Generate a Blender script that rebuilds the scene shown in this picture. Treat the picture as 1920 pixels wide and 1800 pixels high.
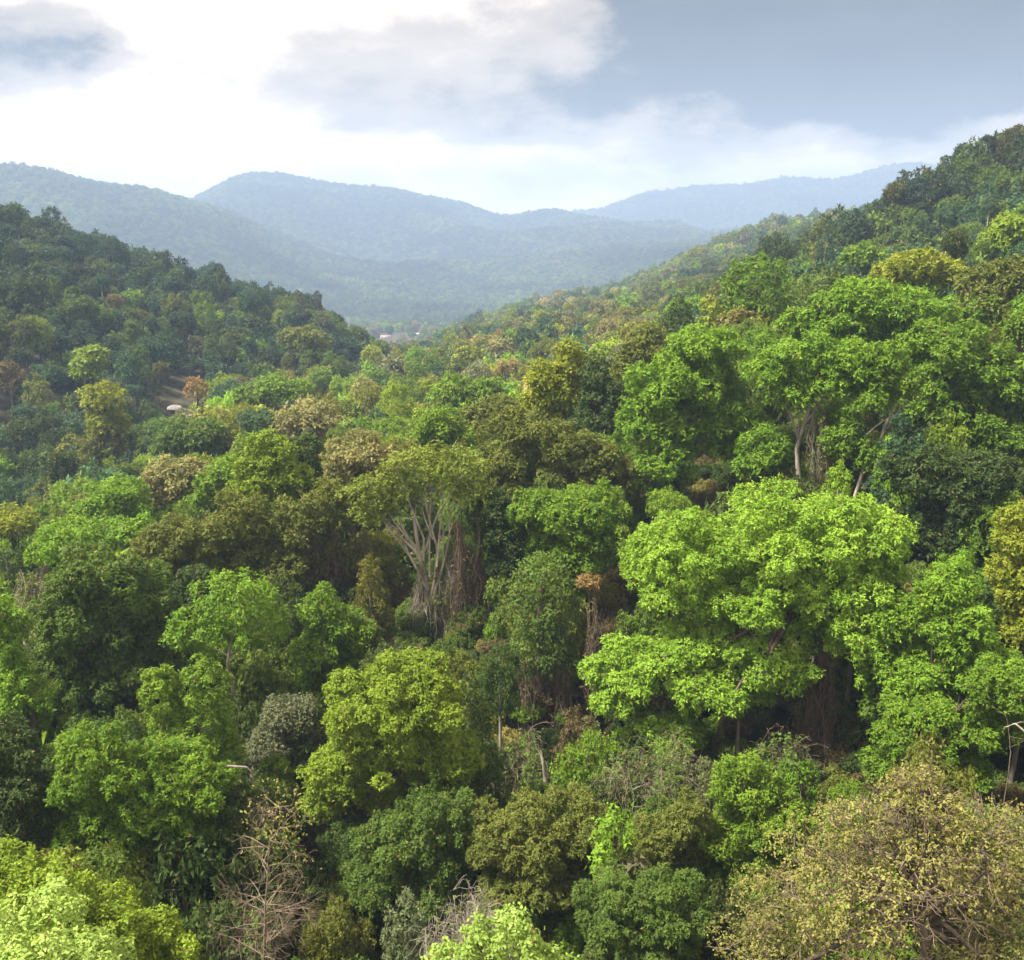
import bpy, math, random
import numpy as np
R = math.radians

# ------------------------------------------------------------------ camera, sky, sun, exposure
for o in list(bpy.data.objects):
    bpy.data.objects.remove(o)
sc = bpy.context.scene
col = sc.collection
CAMZ = 120.0
PITCH = R(14.3)
HFOV = R(55.0)
F = 960.0 / math.tan(HFOV / 2)          # focal length in photograph pixels
cd = bpy.data.cameras.new('camera')
cd.sensor_fit = 'HORIZONTAL'; cd.sensor_width = 36.0
cd.lens = 18.0 / math.tan(HFOV / 2)
cd.clip_start = 0.5; cd.clip_end = 40000
cam = bpy.data.objects.new('camera', cd); col.objects.link(cam)
cam.location = (0, 0, CAMZ)
cam.rotation_euler = (R(90) - PITCH, 0, 0)
sc.camera = cam

SUN_AZ, SUN_EL = R(-108), R(56)          # azimuth from the view direction (negative = left)
SUN_STRENGTH, SKY_GAIN, EXPOSURE = 5.0, 1.0, 1.75
sd = bpy.data.lights.new('sun', 'SUN')
sd.energy = SUN_STRENGTH; sd.angle = R(8.0); sd.color = (1.0, 0.94, 0.82)
sun = bpy.data.objects.new('sun', sd); col.objects.link(sun)
sun.rotation_euler = (R(90) - SUN_EL, 0, math.pi - SUN_AZ)

def build_world():
    w = bpy.data.worlds.new('World'); sc.world = w; w.use_nodes = True
    nt = w.node_tree; nt.nodes.clear(); L = nt.links
    def N(t, **k):
        n = nt.nodes.new(t)
        for a, b in k.items(): setattr(n, a, b)
        return n
    def M(op, a, b=None, c=None, clamp=False):
        n = N('ShaderNodeMath', operation=op); n.use_clamp = clamp
        for i, v in enumerate((a, b, c)):
            if v is None: continue
            if isinstance(v, (int, float)): n.inputs[i].default_value = v
            else: L.new(v, n.inputs[i])
        return n.outputs[0]
    tc = N('ShaderNodeTexCoord')
    sep = N('ShaderNodeSeparateXYZ'); L.new(tc.outputs['Generated'], sep.inputs[0])
    az = M('ARCTAN2', sep.outputs[0], sep.outputs[1])
    el = M('ARCSINE', sep.outputs[2])
    # warp the direction a little so the clouds get ragged edges
    mp = N('ShaderNodeMapping'); L.new(tc.outputs['Generated'], mp.inputs[0]); mp.inputs['Scale'].default_value = (1, 1, 2.2)
    def noise(scale, detail, rough, off=0.0):
        n = N('ShaderNodeTexNoise'); n.inputs['Scale'].default_value = scale
        n.inputs['Detail'].default_value = detail; n.inputs['Roughness'].default_value = rough
        m2 = N('ShaderNodeMapping'); m2.inputs['Location'].default_value = (off, off * .7, off * .3)
        L.new(mp.outputs[0], m2.inputs[0]); L.new(m2.outputs[0], n.inputs['Vector'])
        return n.outputs['Fac']
    w1 = noise(5, 8, .58, 3.1); w2 = noise(5, 8, .58, 9.7); fine = noise(16, 8, .6, 1.7); broad = noise(2.2, 5, .5, 5.3)
    azw = M('ADD', az, M('MULTIPLY', M('SUBTRACT', w1, .5), .34))
    elw = M('ADD', el, M('MULTIPLY', M('SUBTRACT', w2, .5), .13))
    def blob(x, y, sx, sy, wgt):
        u = (x - 960) / F; v = (900 - y) / F
        dx, dy, dz = u, math.cos(PITCH) + v * math.sin(PITCH), -math.sin(PITCH) + v * math.cos(PITCH)
        a0 = math.atan2(dx, dy); e0 = math.atan2(dz, math.hypot(dx, dy))
        qa = M('MULTIPLY', M('SUBTRACT', azw, a0), F / sx); qe = M('MULTIPLY', M('SUBTRACT', elw, e0), F / sy)
        r2 = M('ADD', M('MULTIPLY', qa, qa), M('MULTIPLY', qe, qe))
        return M('MULTIPLY', M('POWER', 2.718, M('MULTIPLY', r2, -1.0)), wgt)
    BL = [(1760, 10, 520, 165, 1.5), (1900, -80, 420, 130, .45), (1300, -40, 260, 120, .5), (1480, 150, 280, 85, .42), (1750, 200, 330, 100, .30),
          (880, 150, 390, 135, .47), (1020, 250, 270, 90, .36), (460, 150, 250, 70, .34), (20, 80, 150, 95, .85), (660, 235, 140, 50, .24)]
    dk = None
    for b in BL:
        o = blob(*b); dk = o if dk is None else M('ADD', dk, o)
    gen = N('ShaderNodeMapRange', interpolation_type='SMOOTHSTEP'); L.new(broad, gen.inputs[0])
    gen.inputs[1].default_value = .48; gen.inputs[2].default_value = .72; gen.inputs[3].default_value = 0; gen.inputs[4].default_value = .8
    high = N('ShaderNodeMapRange', interpolation_type='SMOOTHSTEP'); L.new(el, high.inputs[0])
    high.inputs[1].default_value = R(14); high.inputs[2].default_value = R(32)
    dk = M('ADD', dk, M('MULTIPLY', gen.outputs[0], high.outputs[0]))
    dk = M('MULTIPLY', dk, M('ADD', M('MULTIPLY', fine, .5), .75))
    dk = M('ADD', dk, M('MULTIPLY', M('SUBTRACT', fine, .5), M('MULTIPLY', dk, .4)))
    ramp = N('ShaderNodeValToRGB'); cr = ramp.color_ramp; L.new(dk, ramp.inputs[0]); cr.interpolation = 'EASE'
    cr.elements[0].position = 0.0; cr.elements[0].color = (1.06, .97, .86, 1)
    cr.elements[1].position = 1.0; cr.elements[1].color = (.045, .052, .058, 1)
    e = cr.elements.new(.28); e.color = (.66, .59, .51, 1)
    e = cr.elements.new(.62); e.color = (.31, .275, .235, 1)
    sky = N('ShaderNodeTexSky', sky_type='NISHITA'); sky.sun_disc = False
    sky.sun_elevation = SUN_EL; sky.sun_rotation = SUN_AZ
    sk = N('ShaderNodeMixRGB', blend_type='MULTIPLY'); sk.inputs[0].default_value = 1
    L.new(sky.outputs[0], sk.inputs[1]); sk.inputs[2].default_value = (.05, .05, .05, 1)
    mx = N('ShaderNodeMixRGB'); mx.inputs[0].default_value = .95
    g = N('ShaderNodeMixRGB', blend_type='MULTIPLY'); g.inputs[0].default_value = 1
    L.new(ramp.outputs[0], g.inputs[1]); g.inputs[2].default_value = (.66, .61, .545, 1)
    L.new(sk.outputs[0], mx.inputs[1])
    low = N('ShaderNodeMapRange', interpolation_type='SMOOTHSTEP'); L.new(el, low.inputs[0])      # brighter towards the horizon all round
    low.inputs[1].default_value = 0; low.inputs[2].default_value = R(20); low.inputs[3].default_value = 1.55; low.inputs[4].default_value = 1.0
    g2 = N('ShaderNodeVectorMath', operation='SCALE'); L.new(g.outputs[0], g2.inputs[0]); L.new(low.outputs[0], g2.inputs['Scale'])
    bil = noise(9, 9, .62, 12.3)      # billows inside the cloud
    g3 = N('ShaderNodeVectorMath', operation='SCALE'); L.new(g2.outputs[0], g3.inputs[0]); L.new(M('ADD', M('MULTIPLY', bil, .9), .55), g3.inputs['Scale'])
    L.new(g3.outputs[0], mx.inputs[2])
    bg = N('ShaderNodeBackground'); bg.inputs[1].default_value = SKY_GAIN
    L.new(mx.outputs[0], bg.inputs[0])
    out = N('ShaderNodeOutputWorld'); L.new(bg.outputs[0], out.inputs[0])
build_world()

sc.view_settings.view_transform = 'Standard'; sc.view_settings.look = 'None'
sc.view_settings.exposure = EXPOSURE; sc.view_settings.gamma = 1.0
sc.view_settings.use_curve_mapping = False
sc.render.engine = 'CYCLES'
cy = sc.cycles
cy.max_bounces = 4; cy.diffuse_bounces = 2; cy.glossy_bounces = 1; cy.transmission_bounces = 2; cy.volume_bounces = 0
cy.transparent_max_bounces = 4
cy.use_denoising = True
try: cy.denoiser = 'OPENIMAGEDENOISE'; cy.denoising_prefilter = 'ACCURATE'
except Exception: pass
cy.sample_clamp_indirect = 4.0

# ------------------------------------------------------------------ helpers
def raydir(x, y):
    u = (x - 960) / F; v = (900 - y) / F
    return np.array([u, math.cos(PITCH) + v * math.sin(PITCH), -math.sin(PITCH) + v * math.cos(PITCH)])
def at(x, y, r):
    d = raydir(x, y); d = d * (r / math.hypot(d[0], d[1]))
    return d + np.array([0, 0, CAMZ])
def project(p):
    p = np.asarray(p, float) - np.array([0, 0, CAMZ])
    dep = p[..., 1] * math.cos(PITCH) - p[..., 2] * math.sin(PITCH)
    up = p[..., 1] * math.sin(PITCH) + p[..., 2] * math.cos(PITCH)
    return 960 + F * p[..., 0] / dep, 900 - F * up / dep, dep
def unit(v):
    return v / np.maximum(np.linalg.norm(v, axis=-1, keepdims=True), 1e-9)

def mesh_from(name, V, Q, tone=None, mats=(), smooth=False):
    """V (n,3), Q (m,4) quads"""
    me = bpy.data.meshes.new(name)
    V = np.asarray(V, np.float32); Q = np.asarray(Q, np.int32)
    me.vertices.add(len(V)); me.vertices.foreach_set('co', V.ravel())
    me.loops.add(Q.size); me.loops.foreach_set('vertex_index', Q.ravel())
    me.polygons.add(len(Q))
    k = Q.shape[1]
    me.polygons.foreach_set('loop_start', np.arange(0, Q.size, k, dtype=np.int32))
    me.polygons.foreach_set('loop_total', np.full(len(Q), k, np.int32))
    if smooth: me.polygons.foreach_set('use_smooth', np.ones(len(Q), bool))
    if tone is not None:
        a = me.attributes.new('tone', 'FLOAT', 'FACE'); a.data.foreach_set('value', np.asarray(tone, np.float32))
    for m in mats: me.materials.append(m)
    me.update(calc_edges=True)
    return me
def link(name, me, parent=None, loc=None):
    o = bpy.data.objects.new(name, me); col.objects.link(o)
    if parent is not None: o.parent = parent
    if loc is not None: o.location = loc
    return o
def tag(o, label=None, cat=None, group=None, kind=None):
    if label: o['label'] = label
    if cat: o['category'] = cat
    if group: o['group'] = group
    if kind: o['kind'] = kind
    return o

class Tubes:
    def __init__(s): s.V = []; s.Q = []; s.n = 0
    def add(s, path, rad, sides=6):
        P = np.asarray(path, float); n = len(P); rad = np.broadcast_to(np.asarray(rad, float), (n,))
        T = np.gradient(P, axis=0); T = unit(T)
        ref = np.array([0.31, 0.95, 0.05]) if abs(T[0, 2]) > .6 else np.array([0.05, 0.1, 1.0])
        A = unit(np.cross(T, ref)); B = np.cross(T, A)
        th = np.arange(sides) * 2 * math.pi / sides
        ring = P[:, None, :] + rad[:, None, None] * (np.cos(th)[None, :, None] * A[:, None, :] + np.sin(th)[None, :, None] * B[:, None, :])
        i = np.arange(n - 1)[:, None] * sides; j = np.arange(sides)[None, :]; k = (j + 1) % sides
        q = np.stack([i + j, i + k, i + sides + k, i + sides + j], -1).reshape(-1, 4) + s.n
        s.V.append(ring.reshape(-1, 3)); s.Q.append(q); s.n += n * sides
        # close the thick end
        return s
    def mesh(s, name, mat):
        return mesh_from(name, np.concatenate(s.V), np.concatenate(s.Q), None, (mat,), True)

def wiggle(p0, p1, n, amp, rng, sag=0.0):
    t = np.linspace(0, 1, n)[:, None]
    P = np.asarray(p0, float) * (1 - t) + np.asarray(p1, float) * t
    d = np.linalg.norm(np.asarray(p1, float) - np.asarray(p0, float))
    k = rng.normal(0, 1, (3, 3)); env = np.sin(t * math.pi)
    for h in range(3):
        P = P + env * np.sin((h + 1) * math.pi * t + k[h, 0] * 2) * k[h] * amp * d / (h + 1.5)
    P[:, 2] += (sag * d * env[:, 0])
    return P

# ------------------------------------------------------------------ materials
def new_mat(name):
    m = bpy.data.materials.new(name); m.use_nodes = True; m.node_tree.nodes.clear(); return m
def leaf_material(name, c1=None, c2=None, source='own', trans=.32):
    m = new_mat(name); nt = m.node_tree; L = nt.links; N = nt.nodes.new
    tone = N('ShaderNodeAttribute'); tone.attribute_name = 'tone'
    fr = N('ShaderNodeMapRange'); L.new(tone.outputs['Fac'], fr.inputs[0]); fr.inputs[1].default_value = .08; fr.inputs[2].default_value = .86
    mix = N('ShaderNodeMixRGB'); L.new(fr.outputs[0], mix.inputs[0])
    if source == 'own':
        mix.inputs[1].default_value = (*c1, 1); mix.inputs[2].default_value = (*c2, 1)
    else:
        if source == 'object':
            s = N('ShaderNodeObjectInfo'); c = s.outputs['Color']
        else:
            s = N('ShaderNodeAttribute'); s.attribute_type = 'INSTANCER'; s.attribute_name = 'tint'; c = s.outputs['Color']
        a = N('ShaderNodeMixRGB'); a.blend_type = 'MULTIPLY'; a.inputs[0].default_value = 1; a.inputs[2].default_value = (.55, .62, .6, 1); L.new(c, a.inputs[1])
        b = N('ShaderNodeMixRGB'); b.blend_type = 'MULTIPLY'; b.inputs[0].default_value = 1; b.inputs[2].default_value = (1.55, 1.42, 1.3, 1); L.new(c, b.inputs[1])
        L.new(a.outputs[0], mix.inputs[1]); L.new(b.outputs[0], mix.inputs[2])
    dry = N('ShaderNodeMath'); dry.operation = 'GREATER_THAN'; dry.inputs[1].default_value = .98; L.new(tone.outputs['Fac'], dry.inputs[0])
    m0 = mix; mix = N('ShaderNodeMixRGB'); L.new(dry.outputs[0], mix.inputs[0]); L.new(m0.outputs[0], mix.inputs[1]); mix.inputs[2].default_value = (.17, .115, .05, 1)
    bs = N('ShaderNodeBsdfPrincipled'); L.new(mix.outputs[0], bs.inputs['Base Color'])
    bs.inputs['Roughness'].default_value = .62; bs.inputs['Specular IOR Level'].default_value = .13
    tr = N('ShaderNodeBsdfTranslucent')
    tc = N('ShaderNodeMixRGB'); tc.blend_type = 'MULTIPLY'; tc.inputs[0].default_value = 1; tc.inputs[2].default_value = (1.25, 1.2, .55, 1)
    L.new(mix.outputs[0], tc.inputs[1]); L.new(tc.outputs[0], tr.inputs[0])
    ms = N('ShaderNodeMixShader'); ms.inputs[0].default_value = trans
    L.new(bs.outputs[0], ms.inputs[1]); L.new(tr.outputs[0], ms.inputs[2])
    out = N('ShaderNodeOutputMaterial'); L.new(ms.outputs[0], out.inputs[0])
    return m
def noise_material(name, ca, cb, scale, rough=.9, bump=.0, stretch=(1, 1, 1), detail=6):
    m = new_mat(name); nt = m.node_tree; L = nt.links; N = nt.nodes.new
    tc = N('ShaderNodeTexCoord'); mp = N('ShaderNodeMapping'); mp.inputs['Scale'].default_value = stretch
    L.new(tc.outputs['Object'], mp.inputs[0])
    n = N('ShaderNodeTexNoise'); n.inputs['Scale'].default_value = scale; n.inputs['Detail'].default_value = detail; L.new(mp.outputs[0], n.inputs['Vector'])
    rp = N('ShaderNodeValToRGB'); rp.color_ramp.elements[0].position = .35; rp.color_ramp.elements[1].position = .68
    rp.color_ramp.elements[0].color = (*ca, 1); rp.color_ramp.elements[1].color = (*cb, 1); L.new(n.outputs['Fac'], rp.inputs[0])
    bs = N('ShaderNodeBsdfPrincipled'); bs.inputs['Roughness'].default_value = rough; bs.inputs['Specular IOR Level'].default_value = .2
    L.new(rp.outputs[0], bs.inputs['Base Color'])
    if bump:
        b = N('ShaderNodeBump'); b.inputs['Strength'].default_value = bump; b.inputs['Distance'].default_value = .05
        L.new(n.outputs['Fac'], b.inputs['Height']); L.new(b.outputs[0], bs.inputs['Normal'])
    out = N('ShaderNodeOutputMaterial'); L.new(bs.outputs[0], out.inputs[0])
    return m
M_OBJ = leaf_material('leaf_by_tree', source='object')
M_INS = leaf_material('leaf_far_forest', source='inst')
BARK = {
    'dark': noise_material('dark_bark', (.035, .026, .018), (.10, .075, .052), 3, bump=.5, stretch=(1, 1, .25)),
    'grey': noise_material('grey_bark', (.14, .12, .095), (.30, .265, .215), 3, bump=.5, stretch=(1, 1, .25)),
    'pale': noise_material('pale_bark', (.19, .16, .125), (.42, .37, .30), 2.5, bump=.4, stretch=(1, 1, .2)),
    'vine': noise_material('dry_vine', (.085, .062, .042), (.19, .145, .10), 4, stretch=(1, 1, .3)),
    'greyvine': noise_material('grey_dry_vine', (.17, .145, .115), (.32, .275, .225), 4, stretch=(1, 1, .3)),
}
M_GROUND = noise_material('forest_floor', (.022, .026, .012), (.075, .062, .035), .35, bump=.6, detail=9)
_lm = {}
def leafmat(c1, c2, trans=.32):
    k = (c1, c2, trans)
    if k not in _lm: _lm[k] = leaf_material('leaf_%02d' % len(_lm), c1, c2, trans=trans)
    return _lm[k]

# ------------------------------------------------------------------ terrain: ridge and valley lines, each knot (photo x, canopy y, distance m)
LINES = [
 [(-700, 1800, 44), (0, 1800, 42), (500, 1800, 44), (960, 1800, 46), (1500, 1800, 44), (1920, 1800, 42), (2600, 1700, 42)],
 [(-700, 1330, 76), (0, 1330, 76), (500, 1300, 76), (800, 1290, 74), (960, 1420, 72), (1250, 1290, 76), (1500, 1190, 78), (1920, 1250, 75), (2600, 1150, 75)],
 [(-700, 1080, 115), (0, 1090, 115), (300, 1040, 115), (500, 990, 115), (800, 930, 110), (1000, 910, 110), (1200, 850, 118), (1500, 770, 120), (1920, 800, 120), (2600, 650, 120)],
 [(-700, 1000, 165), (0, 1000, 165), (220, 940, 155), (450, 870, 150), (700, 840, 150), (900, 810, 150), (1060, 740, 150), (1300, 650, 160), (1600, 580, 155), (1920, 570, 170), (2600, 400, 170)],
 [(-700, 900, 240), (0, 935, 240), (300, 890, 225), (450, 830, 220), (600, 800, 220), (850, 770, 230), (1050, 730, 240), (1250, 650, 240), (1400, 570, 230), (1650, 500, 240), (1920, 440, 240), (2600, 250, 240)],
 [(-700, 700, 330), (0, 790, 330), (200, 790, 330), (330, 775, 330), (450, 725, 330), (600, 735, 330), (850, 715, 330), (1000, 690, 320), (1200, 640, 320), (1400, 560, 320), (1600, 510, 320), (1920, 420, 320), (2600, 150, 320)],
 [(-700, 400, 430), (0, 610, 430), (200, 630, 430), (350, 680, 430), (500, 692, 430), (650, 690, 430), (850, 680, 430), (1000, 650, 430), (1150, 620, 430), (1300, 560, 430), (1450, 480, 430), (1560, 415, 440), (1640, 378, 450), (1720, 322, 460), (1800, 278, 470), (1920, 228, 480), (2600, 40, 480)],
 [(-700, 190, 600), (0, 395, 600), (100, 428, 600), (200, 460, 610), (300, 488, 620), (400, 515, 630), (560, 562, 640), (640, 597, 640), (690, 650, 640), (750, 672, 620), (850, 668, 600), (950, 645, 600), (1050, 625, 600), (1200, 595, 600), (1350, 560, 600), (1500, 500, 600), (1600, 460, 600), (1700, 420, 600), (1920, 360, 620), (2600, 180, 620)],
 [(-700, 300, 850), (0, 430, 850), (300, 540, 850), (600, 630, 850), (690, 660, 900), (740, 655, 950), (800, 645, 900), (840, 612, 850), (950, 577, 830), (1040, 552, 820), (1140, 540, 800), (1250, 492, 790), (1350, 444, 780), (1450, 409, 780), (1550, 402, 800), (1700, 385, 800), (1920, 370, 800), (2600, 300, 800)],
 [(-700, 500, 1150), (0, 560, 1150), (500, 600, 1150), (640, 622, 1150), (690, 611, 1150), (770, 606, 1150), (815, 612, 1150), (850, 635, 1150), (1000, 620, 1150), (1300, 560, 1150), (1600, 500, 1150), (1920, 450, 1150), (2600, 400, 1150)],
 [(-700, 480, 1500), (0, 520, 1500), (640, 600, 1500), (770, 612, 1500), (1000, 590, 1500), (1300, 540, 1500), (1920, 470, 1500), (2600, 440, 1500)],
 [(-700, 340, 2300), (0, 303, 2300), (60, 302, 2300), (120, 320, 2300), (230, 347, 2300), (300, 359, 2300), (380, 390, 2300), (480, 430, 2300), (560, 470, 2250), (640, 507, 2200), (720, 525, 2200), (900, 500, 2300), (1100, 480, 2300), (1300, 470, 2300), (1600, 430, 2300), (1920, 420, 2300), (2600, 400, 2300)],
 [(-700, 400, 2750), (0, 380, 2750), (300, 425, 2750), (500, 425, 2750), (640, 435, 2750), (900, 450, 2750), (1100, 450, 2750), (1250, 455, 2750), (1500, 430, 2750), (1920, 420, 2750), (2600, 420, 2750)],
 [(-700, 360, 3400), (0, 352, 3400), (250, 367, 3400), (300, 354, 3400), (380, 332, 3400), (480, 315, 3400), (560, 322, 3400), (640, 338, 3400), (680, 347, 3400), (720, 342, 3400), (800, 367, 3400), (870, 382, 3400), (930, 393, 3400), (1010, 381, 3400), (1060, 393, 3400), (1150, 400, 3400), (1250, 422, 3400), (1350, 440, 3400), (1500, 430, 3400), (1920, 430, 3400), (2600, 430, 3400)],
 [(-700, 430, 4300), (960, 430, 4300), (2600, 430, 4300)],
 [(-700, 400, 5500), (0, 385, 5500), (800, 402, 5500), (1000, 404, 5500), (1080, 391, 5500), (1150, 377, 5500), (1220, 352, 5500), (1300, 338, 5500), (1400, 332, 5500), (1500, 319, 5500), (1600, 306, 5500), (1700, 291, 5500), (1770, 293, 5500), (1920, 300, 5500), (2600, 320, 5500)],
 [(-700, 425, 7400), (960, 425, 7400), (2600, 425, 7400)],
]
def RM(r): return float(np.interp(r, [0, 320, 430, 480, 600, 640, 780, 850, 1150, 1500, 2300, 2750, 3400, 4300, 5500, 7400], [0, 310, 380, 420, 500, 530, 1300, 1360, 1700, 2300, 3400, 4100, 5500, 6400, 7600, 8800]))
LINES = [[(x, y, RM(r)) for x, y, r in ln] for ln in LINES]
def tree_height(r):
    return np.interp(r, [0, 60, 130, 260, 500, 1000, 1900, 2500], [19, 19, 18, 16, 14, 14, 14, 9])
NA = 721
AZ = np.linspace(-math.pi, math.pi, NA)
RG = np.concatenate([[0.0], np.geomspace(8, 9000, 240)])
LR = np.zeros((len(LINES), NA)); LZ = np.zeros((len(LINES), NA))
for k, ln in enumerate(LINES):
    P = np.array([at(*q) for q in ln])
    a = np.arctan2(P[:, 0], P[:, 1]); z = P[:, 2] - tree_height(np.array([q[2] for q in ln])); rr = np.hypot(P[:, 0], P[:, 1])
    zm, rm = .5 * (z[0] + z[-1]), .5 * (rr[0] + rr[-1])
    a = np.concatenate([[-math.pi], a, [math.pi]]); z = np.concatenate([[zm], z, [zm]]); rr = np.concatenate([[rm], rr, [rm]])
    o = np.argsort(a); LZ[k] = np.interp(AZ, a[o], z[o]); LR[k] = np.interp(AZ, a[o], rr[o])
GZ = np.zeros((NA, len(RG)))
for i in range(NA):
    GZ[i] = np.interp(RG, np.concatenate([[0], LR[:, i]]), np.concatenate([[LZ[0].mean()], LZ[:, i]]))
def vnoise(x, y, seed):
    g = np.random.default_rng(seed).normal(0, 1, (64, 64)); ix, iy = np.floor(x).astype(int), np.floor(y).astype(int); fx, fy = x - ix, y - iy
    fx = fx * fx * (3 - 2 * fx); fy = fy * fy * (3 - 2 * fy); q = lambda a, b: g[a % 64, b % 64]
    return (q(ix, iy) * (1 - fx) + q(ix + 1, iy) * fx) * (1 - fy) + (q(ix, iy + 1) * (1 - fx) + q(ix + 1, iy + 1) * fx) * fy
_X = np.sin(AZ)[:, None] * RG[None]; _Y = np.cos(AZ)[:, None] * RG[None]
_rel = np.clip((RG - 1900) / 800, 0, 1)[None] * np.clip(RG / 4000, .6, 1.6)[None]
GZ += _rel * (52 * (1 - 2 * np.abs(vnoise(_X / 560 + 3, _Y / 560, 5)) * .7) + 12 * vnoise(_X / 170, _Y / 170, 6) - 24)
GZ += np.clip((RG - 200) / 200, 0, 1)[None] * np.clip((1200 - RG) / 200, 0, 1)[None] * (3.5 * vnoise(_X / 60, _Y / 60, 8))
ker = np.array([1, 3, 4, 3, 1.]); ker /= ker.sum()
pad = np.pad(GZ, ((0, 0), (2, 2)), 'edge'); GZ = sum(ker[j] * pad[:, j:j + GZ.shape[1]] for j in range(5))
pad = np.pad(GZ, ((2, 2), (0, 0)), 'wrap'); GZ = sum(ker[j] * pad[j:j + NA] for j in range(5))
_rl = np.log(np.maximum(RG, 8.0)); _rl[0] = math.log(8) - (_rl[2] - _rl[1])
def ground_z(x, y):
    x = np.asarray(x, float); y = np.asarray(y, float)
    a = np.arctan2(x, y); r = np.maximum(np.hypot(x, y), 1.0)
    fa = np.clip((a + math.pi) / (2 * math.pi) * (NA - 1), 0, NA - 1.001); ia = fa.astype(int); ta = fa - ia
    fr = np.interp(np.log(r), _rl, np.arange(len(RG))); fr = np.clip(fr, 0, len(RG) - 1.001); ir = fr.astype(int); tr = fr - ir
    return (GZ[ia, ir] * (1 - ta) + GZ[ia + 1, ir] * ta) * (1 - tr) + (GZ[ia, ir + 1] * (1 - ta) + GZ[ia + 1, ir + 1] * ta) * tr
def build_ground():
    nr = len(RG)
    rr = RG.copy(); rr[0] = .5
    X = np.sin(AZ)[:-1, None] * rr[None]; Y = np.cos(AZ)[:-1, None] * rr[None]
    Z = GZ[:-1]
    V = np.stack([X, Y, Z], -1).reshape(-1, 3)
    n = NA - 1
    i = np.arange(n)[:, None]; j = np.arange(nr - 1)[None]
    i2 = (i + 1) % n
    Q = np.stack([i * nr + j, i * nr + j + 1, i2 * nr + j + 1, i2 * nr + j], -1).reshape(-1, 4)
    Q = Q[:, ::-1]
    o = link('ground', mesh_from('ground', V, Q, None, (M_GROUND,), True))
    tag(o, 'forest floor of the valley and its wooded hills', 'ground', kind='structure')
build_ground()

# ------------------------------------------------------------------ foliage
def leaves_at(P, Nn, size, rng, per=3, spread=.9, tri=False):
    """rosettes of folded rhombic leaves at points P with normals Nn"""
    n = len(P)
    P = np.repeat(P, per, 0); Nn = np.repeat(Nn, per, 0); m = len(P)
    rnd = unit(rng.normal(0, 1, (m, 3)))
    t = unit(np.cross(Nn, rnd))
    d = unit(t + Nn * rng.uniform(-.25, .55, (m, 1)) + np.array([0, 0, -.18]))
    ln = unit(Nn + .45 * rng.normal(0, 1, (m, 3)) * spread)
    b = unit(np.cross(d, ln)); nn = np.cross(b, d)
    l = size * rng.uniform(.55, 1.4, (m, 1)); w = l * .29
    C = P + d * l * rng.uniform(.2, 1.1, (m, 1))
    if tri:
        V = np.stack([C - d * l * .42 - b * w, C - d * l * .30 + b * w * 1.1, C + d * l * .58 + nn * l * .05], 1).reshape(-1, 3)
        return V, m
    v0 = C - d * l * .5; v2 = C + d * l * .5; mid = C - d * l * .06 + nn * l * .07
    v1 = mid + b * w; v3 = mid - b * w
    V = np.stack([v0, v1, v2, v3], 1).reshape(-1, 3)
    return V, m

def fib(n, rng):
    i = np.arange(n) + .5; ph = np.arccos(1 - 2 * i / n); th = math.pi * (1 + 5 ** .5) * i + rng.uniform(0, 6.28)
    return np.stack([np.cos(th) * np.sin(ph), np.sin(th) * np.sin(ph), np.cos(ph)], -1)

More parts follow.
